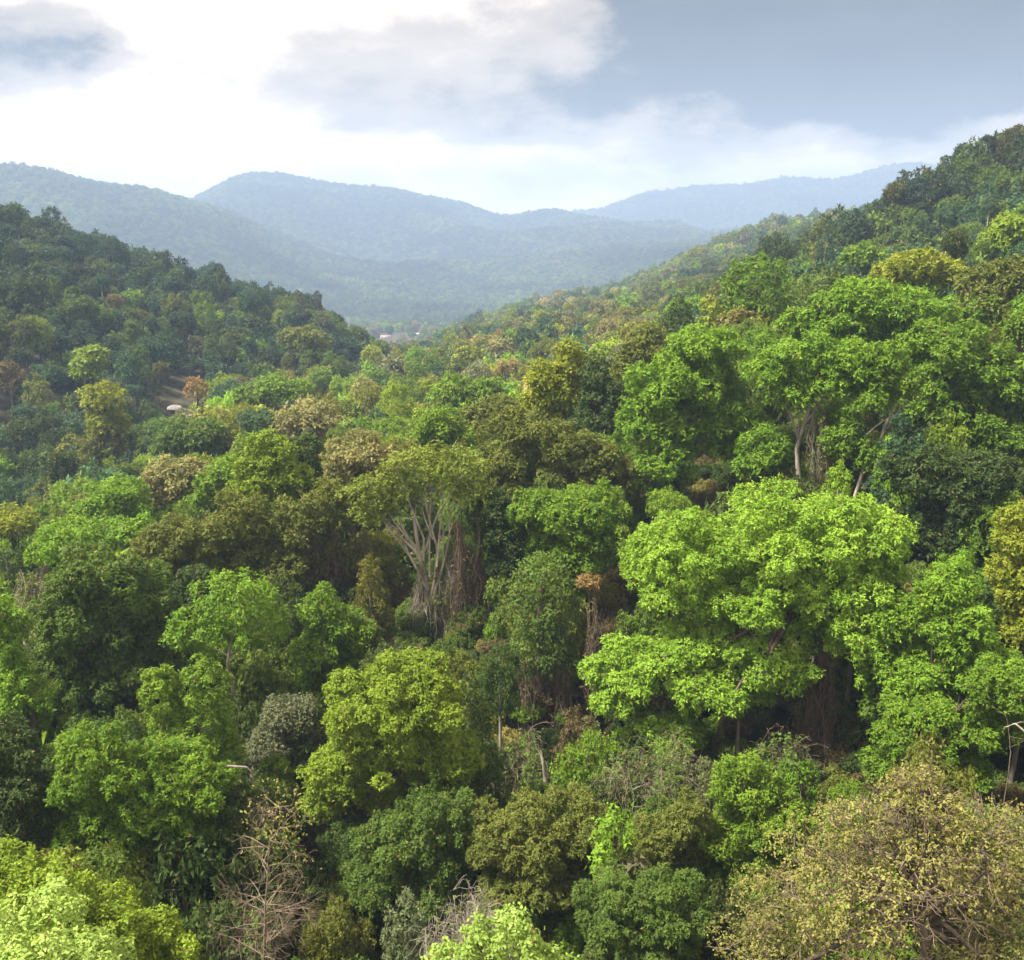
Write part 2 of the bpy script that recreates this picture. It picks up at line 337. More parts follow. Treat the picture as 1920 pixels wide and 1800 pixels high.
def crown_cloud(blobs, leaf, cover, rng, puff=.30, lobed=True, skirt=.5, ragged=.16, tri=True, view=None):
    """blobs: list of (centre, (rx,ry,rz)). Returns leaf verts, tone, lobe centres"""
    Ps, Ns, ts, lobes, LC, LRd, own = [], [], [], [], [], [], []
    area1 = .29 * leaf * leaf * 3
    for c, rad in blobs:
        c = np.asarray(c, float); rad = np.asarray(rad, float)
        if lobed:
            nl = rng.integers(13, 18)
            D = fib(nl * 2, rng) + rng.normal(0, .2, (nl * 2, 3)); D = unit(D)
            D = D[D[:, 2] > -.40 - .3 * skirt]
            sub = [(c + D[i] * rad * rng.uniform(.50, .95), rad.mean() ** .4 * rad ** .6 * rng.uniform(.17, .40)) for i in range(len(D)) if rng.random() > .14]
            sub.append((c, rad * .58))
        else:
            sub = [(c, rad)]
        for lc, lr in sub:
            lobes.append(lc); LC.append(lc); LRd.append(lr)
            ml = lr.mean()
            pr = max(ml * puff, leaf * 1.3)
            npuf = int(np.clip(4.2 * (ml / pr) ** 2, 7, 70))
            D = unit(fib(npuf, rng) + rng.normal(0, .18, (npuf, 3)))
            D = D[(D[:, 2] > -.25 - .5 * skirt) | (rng.random(len(D)) < .35)]
            PC = lc + D * lr * rng.uniform(.62, 1.0, (len(D), 1))
            ptone = rng.random(len(D))
            A = 4 * math.pi * pr * pr * .5
            ns = max(3, int(cover * DENS * A / area1))
            SD = unit(rng.normal(0, 1, (len(D), ns, 3)) + D[:, None, :] * .7 + np.array([0, 0, .6]))
            P = PC[:, None, :] + SD * pr * (rng.uniform(.6, 1.0, (len(D), ns, 1)) + rng.normal(0, ragged, (len(D), ns, 1)))
            Nn = unit(SD + .35 * rng.normal(0, 1, SD.shape) + np.array([0, 0, .35]))
            Ps.append(P.reshape(-1, 3)); Ns.append(Nn.reshape(-1, 3)); ts.append(np.repeat(ptone, ns)); own.append(np.full(len(D) * ns, len(LC) - 1))
    P = np.concatenate(Ps).astype(np.float32); Nn = np.concatenate(Ns); t = np.concatenate(ts); own = np.concatenate(own)
    # sprigs buried inside a neighbouring lobe are never seen: leave most of them out
    buried = np.zeros(len(P), bool)
    for k in range(len(LC)):
        q = (P - LC[k].astype(np.float32)) / (LRd[k] * .80).astype(np.float32)
        buried |= ((q * q).sum(1) < 1) & (own != k)
    keep = ~buried | (rng.random(len(P)) < .10)
    if view is not None:      # the far side of a crown carries thinner foliage
        cen = np.array([b[0] for b in blobs]).mean(0); out = P - cen; out[:, 2] = 0
        away = (unit(out) @ view) > .35
        keep &= ~away | (rng.random(len(P)) < .5)
    V, m = leaves_at(P[keep], Nn[keep], leaf, rng, tri=tri)
    lt = rng.random(len(LC)); tn = (np.repeat(t[keep], 3) * .36 + np.repeat(lt[own[keep]], 3) * .30 + rng.random(m) * .34) * .93
    tn[rng.random(m) < .018] = 1.0
    return V, tn, lobes
def leaf_mesh(name, V, t, mat):
    k = len(V) // len(t)
    return mesh_from(name, V, np.arange(len(V), dtype=np.int32).reshape(-1, k), t, (mat,))

# colours: (darker leaf, lighter leaf)
PAL = {
 'lime':   ((.100, .19, .014), (.255, .40, .040)),
 'pale':   ((.16, .25, .040), (.36, .48, .12)),
 'ygreen': ((.092, .150, .011), (.215, .295, .026)),
 'bright': ((.070, .145, .010), (.18, .30, .024)),
 'green':  ((.058, .118, .009), (.145, .24, .018)),
 'vivid':  ((.066, .125, .010), (.165, .26, .020)),
 'mid':    ((.046, .082, .013), (.106, .165, .025)),
 'olive':  ((.060, .080, .014), (.155, .175, .030)),
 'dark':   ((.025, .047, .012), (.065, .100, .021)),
 'blue':   ((.022, .052, .026), (.060, .112, .050)),
 'gold':   ((.105, .140, .012), (.26, .290, .026)),
 'tan':    ((.105, .102, .030), (.275, .262, .072)),
 'cream':  ((.085, .100, .028), (.31, .285, .11)),
 'orange': ((.14, .095, .032), (.27, .17, .060)),
 'dusty':  ((.055, .080, .034), (.160, .165, .085)),
 'dull':   ((.082, .118, .016), (.205, .250, .036)),
 'brown':  ((.070, .060, .028), (.145, .115, .052)),
}
DENS = .37
TRIS = [0]
HEROES = []      # footprint records used to keep filler trees from standing in front
def px_blob(x, y, rx, ry, r, dr=0.0):
    p = at(x, y, r + dr); dep = project(p)[2]; s = dep / F
    d = p - np.array([0, 0, CAMZ]); th = math.atan2(-d[2], math.hypot(d[0], d[1]))
    ax = rx * s; ay = ry * s
    depth = ax * .9
    rz = math.sqrt(max(ay * ay - (depth * math.sin(th)) ** 2, (.45 * ay) ** 2)) / math.cos(th)
    return p, np.array([ax, depth, rz]), s

def hero(label, short, blobs, r, pal, name='broadleaf_tree', cover=2.3, leafk=.0029, puff=.30, bark='dark', trunk=None, trunk_r=None,
         vines=None, group=None, lobed=True, skirt=.5, limbs=5, ragged=.16, trans=.32, stems=(), twigs=0):
    """blobs: list of (x, y, rx, ry[, dr]) in photograph pixels at distance r"""
    rng = np.random.default_rng(abs(hash_str(label)) % (2 ** 31))
    B = []
    for b in blobs:
        p, rad, s = px_blob(*b[:4], r, b[4] if len(b) > 4 else 0.0); B.append((p, rad))
        HEROES.append((b[0], b[1], b[2], b[3], r + (b[4] if len(b) > 4 else 0)))
    if 50 < r < 150 and not trunk and len(blobs) > 1:      # foliage carried down the front of the tree
        for b in list(blobs):
            p, rad, s = px_blob(b[0] + rng.normal(0, b[2] * .2), b[1] + b[3] * 1.15, b[2] * rng.uniform(.6, .85), b[3] * rng.uniform(.7, 1.0), r, (b[4] if len(b) > 4 else 0) + 1.2)
            B.append((p, rad))
    tot = sum((q[1][:2].mean() ** 2) for q in B); base = sum(q[0] * q[1][:2].mean() ** 2 for q in B) / tot
    for v in (vines or ()): HEROES.append(((v[0] + v[1]) / 2, (v[2] + v[3]) / 2, max(14, (v[1] - v[0]) / 2), (v[3] - v[2]) / 2, r))
    if trunk:
        HEROES.extend([(x, y, 14, 30, r) for x, y in trunk])
        t0 = at(trunk[0][0], trunk[0][1], r); base = t0.copy()
    gx, gy = base[0], base[1]
    gz = float(ground_z(gx, gy)); low = min(q[0][2] - q[1][2] for q in B)
    gz = min(gz, low - 2.0) if not trunk else min(gz, base[2])
    root = bpy.data.objects.new(name, None); col.objects.link(root); root.location = (gx, gy, gz); root.empty_display_size = .5
    tag(root, label, 'tree', group); root['short'] = short
    O = np.array([gx, gy, gz])
    V, t, lobes = crown_cloud([(p - O, rad) for p, rad in B], leafk * r, cover, rng, puff, lobed, skirt, ragged, r > 50, np.array([gx, gy, 0]) / math.hypot(gx, gy))
    TRIS[0] += len(V) // 3 if r > 50 else len(V) // 2
    link('crown', leaf_mesh('crown', V, t, leafmat(*PAL[pal], trans)), root)
    H = max(q[0][2] + q[1][2] for q in B) - gz
    tr = trunk_r or max(.16, H * .016)
    tb = Tubes()
    if trunk:
        pts = np.array([at(x, y, r) - O for x, y in trunk]); pts[:, 1] += rng.normal(0, .15, len(pts))
        if pts[0][2] > .3: pts = np.concatenate([[[pts[0][0], pts[0][1], -.5]], pts])
        tt = np.linspace(0, len(pts) - 1, len(pts) * 3); pts = np.stack([np.interp(tt, range(len(pts)), pts[:, k]) for k in range(3)], -1)
        top = pts[-1]
        tb.add(pts, np.linspace(tr, tr * .45, len(pts)), 8)
    else:
        big = max(B, key=lambda q: q[1][0]); top = big[0] - O + np.array([0, 0, -big[1][2] * .25])
        pts = wiggle((0, 0, -.5), top, 9, .03, rng); tb.add(pts, np.linspace(tr, tr * .5, 9), 8)
    link('trunk', tb.mesh('trunk', BARK[bark]), root)
    # limbs: from the upper trunk out to the lobes
    L = [lobes[i] for i in rng.choice(len(lobes), min(limbs, len(lobes)), replace=False)] if limbs else []
    for k, lb in enumerate(L):
        tb = Tubes(); s = pts[int(len(pts) * rng.uniform(.6, .95))]
        e = np.asarray(lb); pp = wiggle(s, e, 7, .06, rng, .06); tb.add(pp, np.linspace(tr * .42, tr * .1, 7), 6)
        for q in range(4):
            i0 = rng.integers(3, 7); ee = pp[i0] + unit(rng.normal(0, 1, 3) + np.array([0, 0, .6])) * min(np.linalg.norm(e - s) * .35, 1.6) * rng.uniform(.5, 1)
            tb.add(wiggle(pp[i0], ee, 5, .08, rng), np.linspace(tr * .13, tr * .03, 5), 4)
        link('limb', tb.mesh('limb', BARK[bark]), root)
    for px, r0, r1 in stems:
        p = np.array([at(x, y, r - .4) - O for x, y in px]); p[:, 1] += rng.normal(0, .25, len(p))
        tt = np.linspace(0, len(p) - 1, len(p) * 4); p = np.stack([np.interp(tt, range(len(p)), p[:, k]) for k in range(3)], -1)
        p += np.cumsum(rng.normal(0, .035, p.shape), 0)
        tb = Tubes(); tb.add(p, np.linspace(r0, r1, len(p)), 6)
        for q in range(5):
            i0 = rng.integers(len(p) // 2, len(p)); ee = p[i0] + unit(rng.normal(0, .6, 3) + np.array([0, 0, 1.])) * rng.uniform(.8, 2.2)
            tb.add(wiggle(p[i0], ee, 5, .07, rng), np.linspace(r1 * .7, .012, 5), 4)
        link('limb', tb.mesh('limb', BARK[bark if bark != 'dark' else 'grey']), root)
    if twigs:
        tb = Tubes()
        for q in range(twigs):
            p, rad = B[rng.integers(len(B))]; d = unit(rng.normal(0, 1, 3) + np.array([0, -.3, .5]))
            a = p - O + d * rad * rng.uniform(.35, .7); e = p - O + unit(d + rng.normal(0, .35, 3)) * rad * rng.uniform(.85, 1.06)
            w = wiggle(a, e, 6, .09, rng); tb.add(w, np.linspace(.04, .012, 6), 4)
            for _ in range(3): tb.add(wiggle(w[3], w[3] + unit(d + rng.normal(0, .7, 3)) * rad.mean() * .28, 4, .1, rng), np.linspace(.02, .008, 4), 3)
        link('twigs', tb.mesh('twigs', BARK['vine']), root)['kind'] = 'stuff'
    if vines:
        for vx0, vx1, vy0, vy1, nv, mat in vines:
            tb = Tubes(); lp = []
            anchors = rng.uniform(vx0, vx1, max(4, nv // 14)); depth = rng.uniform(-1.3, 1.0, len(anchors)); lev = rng.uniform(0, .3, len(anchors))
            for q in range(nv):
                ai = rng.integers(len(anchors)); hgt = vy1 - vy0
                x = anchors[ai] + rng.normal(0, (vx1 - vx0) * .035); ya = vy0 + (lev[ai] + rng.uniform(0, .15)) * hgt; yb = vy1 - rng.uniform(0, .45) ** 1.5 * hgt
                a = at(x, ya, r + depth[ai]) - O; b2 = at(x + rng.normal(0, (vx1 - vx0) * .10), yb, r + depth[ai] + rng.normal(0, .4)) - O
                vp = wiggle(a, b2, 11, .085, rng); tb.add(vp, np.full(11, rng.uniform(.010, .034) * max(.6, r / 100)), 3)
                if q % 2: lp.append(vp[rng.integers(0, 11, 9)] + rng.normal(0, .22, (9, 3)))
            lp = np.concatenate(lp); V, m = leaves_at(lp, unit(rng.normal(0, 1, lp.shape) + np.array([0, -.5, .5])), leafk * r, rng, 3, tri=True)
            vo = link('hanging_vines', tb.mesh('hanging_vines', BARK[mat]), root); vo['kind'] = 'stuff'
            lo = link('vine_leaves', leaf_mesh('vine_leaves', V, rng.random(m) * .9, leafmat(*PAL['brown' if mat == 'vine' else 'olive'])), vo); lo['kind'] = 'stuff'
    return root
def hash_str(s):
    h = 5381
    for c in s: h = (h * 33 + ord(c)) & 0x7fffffff
    return h

# ------------------------------------------------------------------ the trees one can pick out (crown position in the photograph, distance in metres)
# --- nearest row
hero('pale lime tree top with puffy leaf clumps in the bottom corner below the yellow-green crown', 'pale lime corner tree',
     [(60, 1880, 210, 170), (150, 1860, 90, 110, 1)], 31, 'pale', puff=.34, leafk=.0052, cover=2.0)
hero('rounded yellow-green tree spreading over the corner, just above the pale lime tree top', 'yellow-green corner tree',
     [(30, 1720, 190, 150), (190, 1780, 150, 120), (300, 1800, 75, 75, -1)], 43, 'ygreen', cover=2.2, leafk=.0038)
hero('brightest lime young treetop with upright shoots, below the dry vine mound', 'lime young treetop',
     [(880, 1850, 75, 80), (960, 1820, 55, 95), (1020, 1860, 60, 60), (895, 1770, 22, 45), (968, 1765, 20, 48), (1030, 1815, 22, 40), (930, 1800, 30, 45), (845, 1815, 30, 30)],
     28, 'pale', puff=.42, leafk=.0055, cover=2.0, lobed=False, trans=.45)
hero('big tan and olive half-bare tree with dark forked trunk, filling the bottom corner', 'tan half-bare tree',
     [(1700, 1640, 170, 130), (1560, 1700, 150, 130), (1840, 1600, 120, 110), (1450, 1800, 130, 100), (1720, 1500, 75, 65), (1620, 1560, 90, 70), (1880, 1760, 120, 120, 2), (1700, 1790, 170, 100)],
     46, 'tan', cover=.33, leafk=.0031, puff=.42, ragged=.40, trunk=[(1742, 1830), (1738, 1760), (1715, 1720), (1745, 1660)], trunk_r=.42, limbs=40, bark='dark', trans=.3, twigs=420)
hero('olive-gold leafy tree inside the tan half-bare crown, low in the corner', 'olive-gold corner tree',
     [(1790, 1720, 110, 80, 1.5), (1640, 1640, 100, 70, 1.5), (1500, 1740, 90, 60, 1), (1830, 1580, 70, 50, 1)], 47, 'olive', cover=.55, ragged=.4)
# --- second row
hero('full green tree with two spreading lobes and drooping skirts above the yellow-green corner tree', 'two-lobed green tree',
     [(190, 1450, 100, 90), (360, 1480, 92, 78), (270, 1520, 110, 90), (220, 1590, 80, 60), (350, 1580, 70, 55), (290, 1440, 70, 50, 1)], 62, 'green', cover=2.4)
hero('vivid green narrow tree with two upright egg-shaped heads', 'twin-headed vivid tree',
     [(301, 1300, 34, 52), (380, 1300, 46, 66), (375, 1370, 58, 60), (330, 1400, 50, 40), (410, 1410, 42, 50)], 74, 'vivid', cover=2.4, lobed=False, puff=.26)
hero('umbrella-shaped bright green tree on a thin pale bent trunk', 'umbrella green tree',
     [(440, 1125, 72, 52), (375, 1175, 58, 34), (480, 1165, 58, 42), (345, 1200, 34, 25), (455, 1175, 60, 40), (510, 1185, 30, 45)], 86, 'bright', cover=2.0, lobed=False, puff=.30,
     trunk=[(436, 1340), (437, 1290), (428, 1240), (436, 1190), (445, 1150)], trunk_r=.2, bark='grey')
hero('bright yellow-green rounded tree low in the middle with leafy side boughs', 'yellow-green middle tree',
     [(700, 1340, 95, 85), (790, 1310, 90, 75), (750, 1280, 80, 55), (620, 1450, 66, 52), (730, 1410, 90, 60), (840, 1420, 60, 55), (660, 1360, 60, 55)], 68, 'ygreen', cover=2.2)
hero('dark green tree hanging below the yellow-green middle tree', 'dark tree below the middle tree',
     [(760, 1590, 85, 75), (840, 1540, 60, 70), (700, 1660, 80, 60), (790, 1680, 80, 60)], 62, 'mid', cover=2.2)
hero('olive-green tree with a few orange shoots at its top, low in the middle', 'orange-tipped olive tree',
     [(1000, 1560, 85, 85), (1080, 1560, 70, 75), (930, 1580, 60, 65), (1010, 1640, 100, 70)], 60, 'olive', cover=2.3)
hero('dark green dense tree beside the tan half-bare tree', 'dark tree by the tan tree',
     [(1160, 1720, 85, 75), (1260, 1700, 75, 75), (1210, 1780, 110, 60)], 52, 'mid', cover=2.3)
hero('small pale-leaved sapling against the dark trees low in the middle', 'pale-leaved sapling',
     [(1155, 1560, 32, 42), (1140, 1620, 30, 38)], 56, 'bright', cover=1.6, lobed=False, leafk=.0055)
hero('yellowish green bush-like tree behind the pale-leaved sapling', 'yellowish bushy tree', 
     [(1240, 1590, 60, 70), (1290, 1540, 40, 55)], 60, 'olive', cover=2.0)
hero('fresh green tree on the slope below the great bright tree', 'fresh green slope tree',
     [(1400, 1480, 70, 75), (1450, 1540, 60, 60), (1360, 1570, 60, 60), (1400, 1640, 70, 60), (1500, 1580, 45, 45)], 62, 'vivid', cover=2.2)
# --- the great tree
hero('great bright green tree with a wide domed crown on a thick vine-hung trunk', 'great bright tree',
     [(1310, 1050, 135, 95), (1450, 1000, 150, 95), (1580, 1030, 115, 95), (1260, 1100, 105, 65), (1420, 1110, 130, 85), (1560, 1110, 110, 80), (1390, 1180, 85, 55), (1490, 1190, 65, 60), (1600, 1190, 55, 80, -2),
      (1240, 1270, 95, 70, -3), (1340, 1290, 90, 70, -3), (1160, 1310, 60, 45, -3), (1250, 1380, 85, 55, -3), (1400, 1290, 70, 60, -1), (1120, 1260, 35, 30, -3), (1330, 1215, 95, 48, -2), (1450, 1255, 75, 52, -2), (1190, 1225, 60, 36, -2)], 82, 'lime', cover=2.2,
     trunk=[(1545, 1500), (1548, 1400), (1545, 1300), (1535, 1180), (1490, 1090)], trunk_r=.85, bark='dark', limbs=14,
     vines=[(1485, 1560, 1180, 1500, 130, 'vine'), (1330, 1520, 1330, 1480, 60, 'vine')])
hero('second bright tree with stacked upright lobes beside the great bright tree', 'stacked-lobe bright tree',
     [(1780, 1100, 55, 50), (1690, 1170, 45, 55), (1790, 1180, 80, 70), (1720, 1280, 85, 70), (1640, 1240, 40, 70), (1840, 1260, 75, 60)], 80, 'bright', cover=2.2)
hero('deep green tree with pale dead twigs under the stacked-lobe bright tree', 'deep green tree with pale twigs',
     [(1720, 1380, 80, 70), (1810, 1370, 60, 65), (1880, 1300, 60, 60), (1680, 1440, 60, 50)], 72, 'green', cover=2.2)
hero('olive-tan tree leaning in at the edge beside the dark hollow', 'olive-tan edge tree',
     [(1920, 1010, 50, 70), (1905, 1090, 45, 60), (1930, 1180, 50, 70)], 88, 'gold', cover=1.8)
hero('dark tree under the olive-tan edge tree', 'dark edge tree', [(1890, 1190, 50, 60, 2), (1840, 1130, 45, 50, 3)], 90, 'mid')
# --- lower left dark slope
hero('dark glossy tree at the edge, above the yellow-green corner tree', 'dark glossy edge tree',
     [(40, 1500, 75, 75), (20, 1410, 50, 60), (70, 1580, 50, 45)], 64, 'dark', cover=2.2)
hero('large grey-green dense tree on the slope behind the two-lobed green tree', 'large grey-green tree',
     [(150, 1180, 90, 85), (250, 1130, 80, 75), (230, 1260, 100, 90), (120, 1290, 85, 80), (180, 1080, 85, 60), (300, 1210, 60, 70)], 92, 'mid', cover=2.4)
hero('yellow-flecked green tree at the edge, in front of the large grey-green tree', 'yellow-flecked edge tree',
     [(30, 1280, 40, 45), (60, 1310, 40, 35), (10, 1180, 40, 60)], 84, 'bright', cover=2.0)
hero('green tree topping a column of grey hanging vines near the edge', 'vine-column tree',
     [(110, 1030, 52, 35), (75, 1045, 28, 22)], 104, 'bright', cover=2.2, lobed=False, trunk=[(50, 1210), (60, 1130), (85, 1060)], trunk_r=.5, bark='grey',
     vines=[(35, 92, 1055, 1210, 140, 'greyvine')], limbs=0)
hero('dark green tree with yellow shoots beside the umbrella green tree', 'yellow-shoot tree',
     [(610, 1150, 55, 50), (660, 1190, 45, 50), (600, 1220, 60, 50), (650, 1270, 50, 50)], 88, 'green', cover=2.1)
hero('dusty grey-green shrubby tree with pinkish dry twigs below the yellow-shoot tree', 'dusty shrubby tree',
     [(540, 1350, 55, 50), (510, 1400, 50, 40), (570, 1410, 45, 45)], 78, 'dusty', cover=1.9, limbs=7, bark='greyvine')
# --- middle ground
hero('tall tree with a flat olive-gold crown, white forked stems and brown hanging vines', 'tall white-stemmed tree',
     [(790, 880, 68, 45), (850, 880, 60, 45), (700, 920, 50, 32), (720, 950, 40, 34), (880, 925, 38, 32), (760, 915, 40, 28), (690, 965, 30, 26)], 106, 'dull', cover=1.1, puff=.34, ragged=.25,
     trunk=[(812, 1260), (797, 1215), (796, 1150), (800, 1100), (786, 1040), (775, 970)], trunk_r=.42, bark='pale', limbs=6,
     vines=[(775, 850, 1040, 1240, 170, 'greyvine'), (845, 905, 960, 1235, 260, 'vine')],
     stems=[([(797, 1160), (815, 1090), (822, 1030), (800, 960), (792, 900)], .2, .07), ([(800, 1105), (765, 1040), (728, 990), (705, 960)], .16, .05),
            ([(806, 1080), (806, 980), (812, 890)], .13, .05), ([(820, 1060), (828, 960), (832, 895)], .14, .05), ([(822, 1090), (842, 1010), (852, 930)], .16, .06),
            ([(812, 1010), (794, 970), (782, 910)], .1, .04), ([(842, 1000), (860, 960), (876, 935)], .09, .03), ([(797, 1200), (808, 1120), (826, 1060), (830, 980)], .16, .07)])
hero('leafy tower of vines over a dry brown stem, right of the tall white-stemmed tree', 'vine tower',
     [(1015, 1085, 52, 42), (1010, 1150, 48, 55), (1035, 1220, 40, 50), (990, 1220, 34, 45), (1050, 1130, 30, 60)], 92, 'mid', cover=1.9, lobed=False, puff=.36, ragged=.25,
     trunk=[(1010, 1480), (1008, 1380), (1012, 1250), (1015, 1100)], trunk_r=.8, bark='vine', limbs=0,
     vines=[(965, 1065, 1200, 1470, 260, 'vine')])
hero('slender vine-wrapped stem with a small orange leaf tuft on top', 'orange-tufted stem',
     [(1104, 1090, 22, 12)], 90, 'orange', cover=2.0, lobed=False, trunk=[(1110, 1330), (1108, 1220), (1104, 1095)], trunk_r=.12, bark='dark', limbs=0,
     vines=[(1088, 1130, 1110, 1320, 45, 'vine')])
hero('dark green hanging tree between the vine tower and the great bright tree', 'dark hanging tree',
     [(1075, 980, 85, 60), (1010, 960, 45, 45), (1130, 960, 50, 55), (1090, 1040, 60, 50)], 104, 'green', cover=2.1)
hero('dark green mound of foliage beside the flat olive-gold crown', 'dark mound tree',
     [(945, 1000, 48, 45), (925, 960, 40, 38), (960, 1060, 45, 50)], 106, 'dark')
hero('large dark olive tree with stepped leafy shelves in the middle of the valley', 'stepped olive tree',
     [(985, 810, 60, 45), (950, 870, 60, 45), (1010, 900, 65, 45), (1060, 850, 60, 55), (960, 920, 50, 40), (1120, 880, 50, 60)], 124, 'olive', cover=2.2)
hero('tall golden-olive tree with drooping sprays standing above its neighbours', 'golden-olive tall tree',
     [(1070, 685, 40, 38), (1030, 715, 42, 35), (1060, 750, 45, 50), (1010, 750, 30, 30)], 142, 'gold', cover=2.0, puff=.36)
hero('dark narrow tree leaning against the golden-olive tall tree', 'dark narrow companion tree',
     [(1115, 700, 26, 38), (1125, 760, 38, 50), (1110, 800, 45, 45)], 138, 'dark', lobed=False)
hero('yellow-green tree with two rounded towers left of the tall white-stemmed tree', 'yellow-green towers tree',
     [(500, 850, 45, 38), (480, 900, 45, 50), (530, 890, 42, 50), (510, 950, 55, 55)], 122, 'ygreen', cover=2.2)
hero('dark narrow column of foliage behind the yellow-green towers tree', 'dark leaf column',
     [(578, 845, 24, 35), (578, 900, 24, 50)], 124, 'dark', lobed=False)
hero('pale cream flowering tree behind the tall white-stemmed tree', 'cream flowering tree',
     [(675, 850, 68, 40), (640, 880, 45, 40), (705, 875, 40, 38)], 128, 'cream', cover=2.0)
hero('olive-brown viny tree wall below the yellow-green towers tree', 'olive-brown viny tree',
     [(450, 980, 60, 60), (560, 990, 60, 60), (620, 960, 50, 60), (520, 1050, 70, 50)], 112, 'olive', cover=1.7, ragged=.25,
     vines=[(520, 690, 960, 1120, 170, 'vine')], bark='vine')
hero('rounded cream-topped tree further up the valley behind the yellow-green towers tree', 'cream-topped valley tree',
     [(572, 785, 58, 30), (600, 805, 40, 25)], 205, 'cream')
hero('bright green domed tree in the valley beyond the tall white-stemmed tree', 'bright valley dome',
     [(855, 735, 42, 30), (905, 735, 38, 26), (875, 760, 50, 26)], 222, 'vivid')
hero('bright green tree close behind the flat olive-gold crown', 'bright tree behind the olive-gold crown',
     [(820, 800, 45, 32), (790, 830, 34, 28), (850, 825, 38, 32)], 150, 'vivid')
hero('olive tree with yellowing sprays below the bright valley dome', 'yellowing olive tree',
     [(905, 790, 40, 38), (940, 770, 38, 32)], 170, 'olive')
hero('bright green tree on the slope left of the yellow-green towers tree', 'bright slope tree',
     [(405, 915, 40, 38), (440, 890, 34, 34), (380, 950, 34, 28)], 145, 'vivid')
hero('broad cream-brown tree above the dark gully', 'broad cream-brown tree', [(330, 895, 62, 34), (370, 890, 36, 30), (300, 930, 45, 32)], 160, 'cream')
hero('light green domed tree left of the broad cream-brown tree', 'light green dome', [(215, 930, 62, 38), (190, 965, 50, 34)], 150, 'bright')
hero('low light green tree spreading in front of the light green dome', 'low light green tree', [(180, 1000, 90, 36), (110, 1010, 42, 30), (250, 1005, 50, 30)], 130, 'bright')
hero('yellowish feathery tree at the edge beyond the low light green tree', 'yellowish feathery tree', [(20, 985, 55, 45)], 165, 'gold')
hero('olive tree with yellow shoots above the umbrella green tree', 'olive shoot tree', [(330, 1020, 70, 48), (290, 1040, 50, 40), (380, 1050, 40, 45)], 112, 'olive')
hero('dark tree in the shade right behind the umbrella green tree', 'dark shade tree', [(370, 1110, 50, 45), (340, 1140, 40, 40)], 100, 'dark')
# --- the grove on the right
hero('broad bright green tree at the foot of the grove, crown reaching far down', 'broad grove tree',
     [(1270, 720, 95, 60), (1215, 800, 60, 70), (1330, 740, 70, 55), (1250, 870, 60, 60), (1370, 790, 58, 45), (1330, 650, 80, 38)], 124, 'bright', cover=2.2)
hero('bright green tree over a curved grey vine-hung trunk in the grove', 'curved-trunk grove tree',
     [(1530, 670, 90, 40), (1450, 700, 50, 40), (1600, 690, 60, 40), (1480, 740, 50, 32), (1560, 720, 60, 36), (1430, 860, 55, 60, 3), (1570, 800, 40, 60, 3)], 118, 'bright', cover=2.2,
     trunk=[(1510, 950), (1497, 890), (1495, 840), (1510, 790), (1530, 730)], trunk_r=.36, bark='grey', limbs=6,
     vines=[(1500, 1555, 750, 900, 70, 'greyvine')])
hero('green tree with a white forked trunk beside the curved-trunk grove tree', 'white-forked grove tree',
     [(1660, 680, 42, 36), (1690, 720, 38, 38), (1650, 750, 45, 28), (1640, 860, 36, 40), (1580, 830, 38, 60)], 116, 'green', cover=2.1,
     trunk=[(1600, 940), (1625, 870), (1650, 830), (1662, 785), (1690, 772)], trunk_r=.26, bark='pale', limbs=4)
hero('flat-topped bright green tree crowning the grove', 'flat-topped grove tree',
     [(1570, 600, 80, 42), (1680, 580, 90, 42), (1620, 570, 80, 36), (1520, 610, 55, 30)], 142, 'bright', cover=2.2)
hero('dark green wide tree on the shaded side of the grove', 'shaded grove tree',
     [(1800, 680, 80, 60), (1880, 720, 60, 70), (1780, 760, 70, 60), (1860, 820, 60, 60), (1740, 640, 50, 45)], 132, 'green', cover=2.2)
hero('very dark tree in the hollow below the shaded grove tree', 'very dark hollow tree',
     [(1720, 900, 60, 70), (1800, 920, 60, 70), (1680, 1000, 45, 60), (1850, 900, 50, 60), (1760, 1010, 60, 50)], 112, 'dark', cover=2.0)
hero('dark blue-green tree hanging under the white-forked grove tree', 'blue-green hanging tree', [(1690, 850, 45, 60), (1660, 930, 40, 50)], 114, 'blue')
hero('yellow-olive round tree on the crest behind the flat-topped grove tree', 'yellow-olive crest tree',
     [(1720, 505, 75, 32), (1680, 520, 50, 26), (1770, 520, 45, 28)], 180, 'gold', cover=2.2)
hero('dark olive tree on the crest at the edge', 'dark olive crest tree', [(1850, 545, 55, 40), (1900, 530, 45, 50), (1840, 590, 60, 35)], 172, 'olive')
hero('tall rounded green tree standing alone above the grove', 'lone tall round tree',
     [(1420, 530, 58, 46), (1440, 570, 45, 42), (1395, 570, 40, 38)], 188, 'green', cover=2.2, lobed=False, puff=.26)
hero('yellowish narrow tree beside the lone tall round tree', 'yellowish narrow tree', [(1332, 590, 20, 34)], 186, 'gold', lobed=False)
hero('tan bush-like tree at the foot of the lone tall round tree', 'tan bushy tree', [(1380, 600, 30, 24)], 184, 'tan')
hero('dark pointed tree left of the yellowish narrow tree', 'dark pointed tree', [(1275, 595, 22, 30), (1268, 620, 36, 28)], 180, 'dark', lobed=False)
hero('dark green tree sloping below the dark pointed tree', 'dark slope tree', [(1215, 650, 40, 38), (1180, 690, 34, 42)], 160, 'olive')
hero('emerald green round tree on the hillside behind the crest', 'emerald hillside tree', [(1620, 485, 38, 26), (1600, 500, 24, 18)], 262, 'vivid')
hero('yellow-green tree on the crest at the picture edge, below the dark pine hill', 'crest edge tree', [(1900, 445, 45, 42), (1940, 430, 40, 40)], 225, 'ygreen')
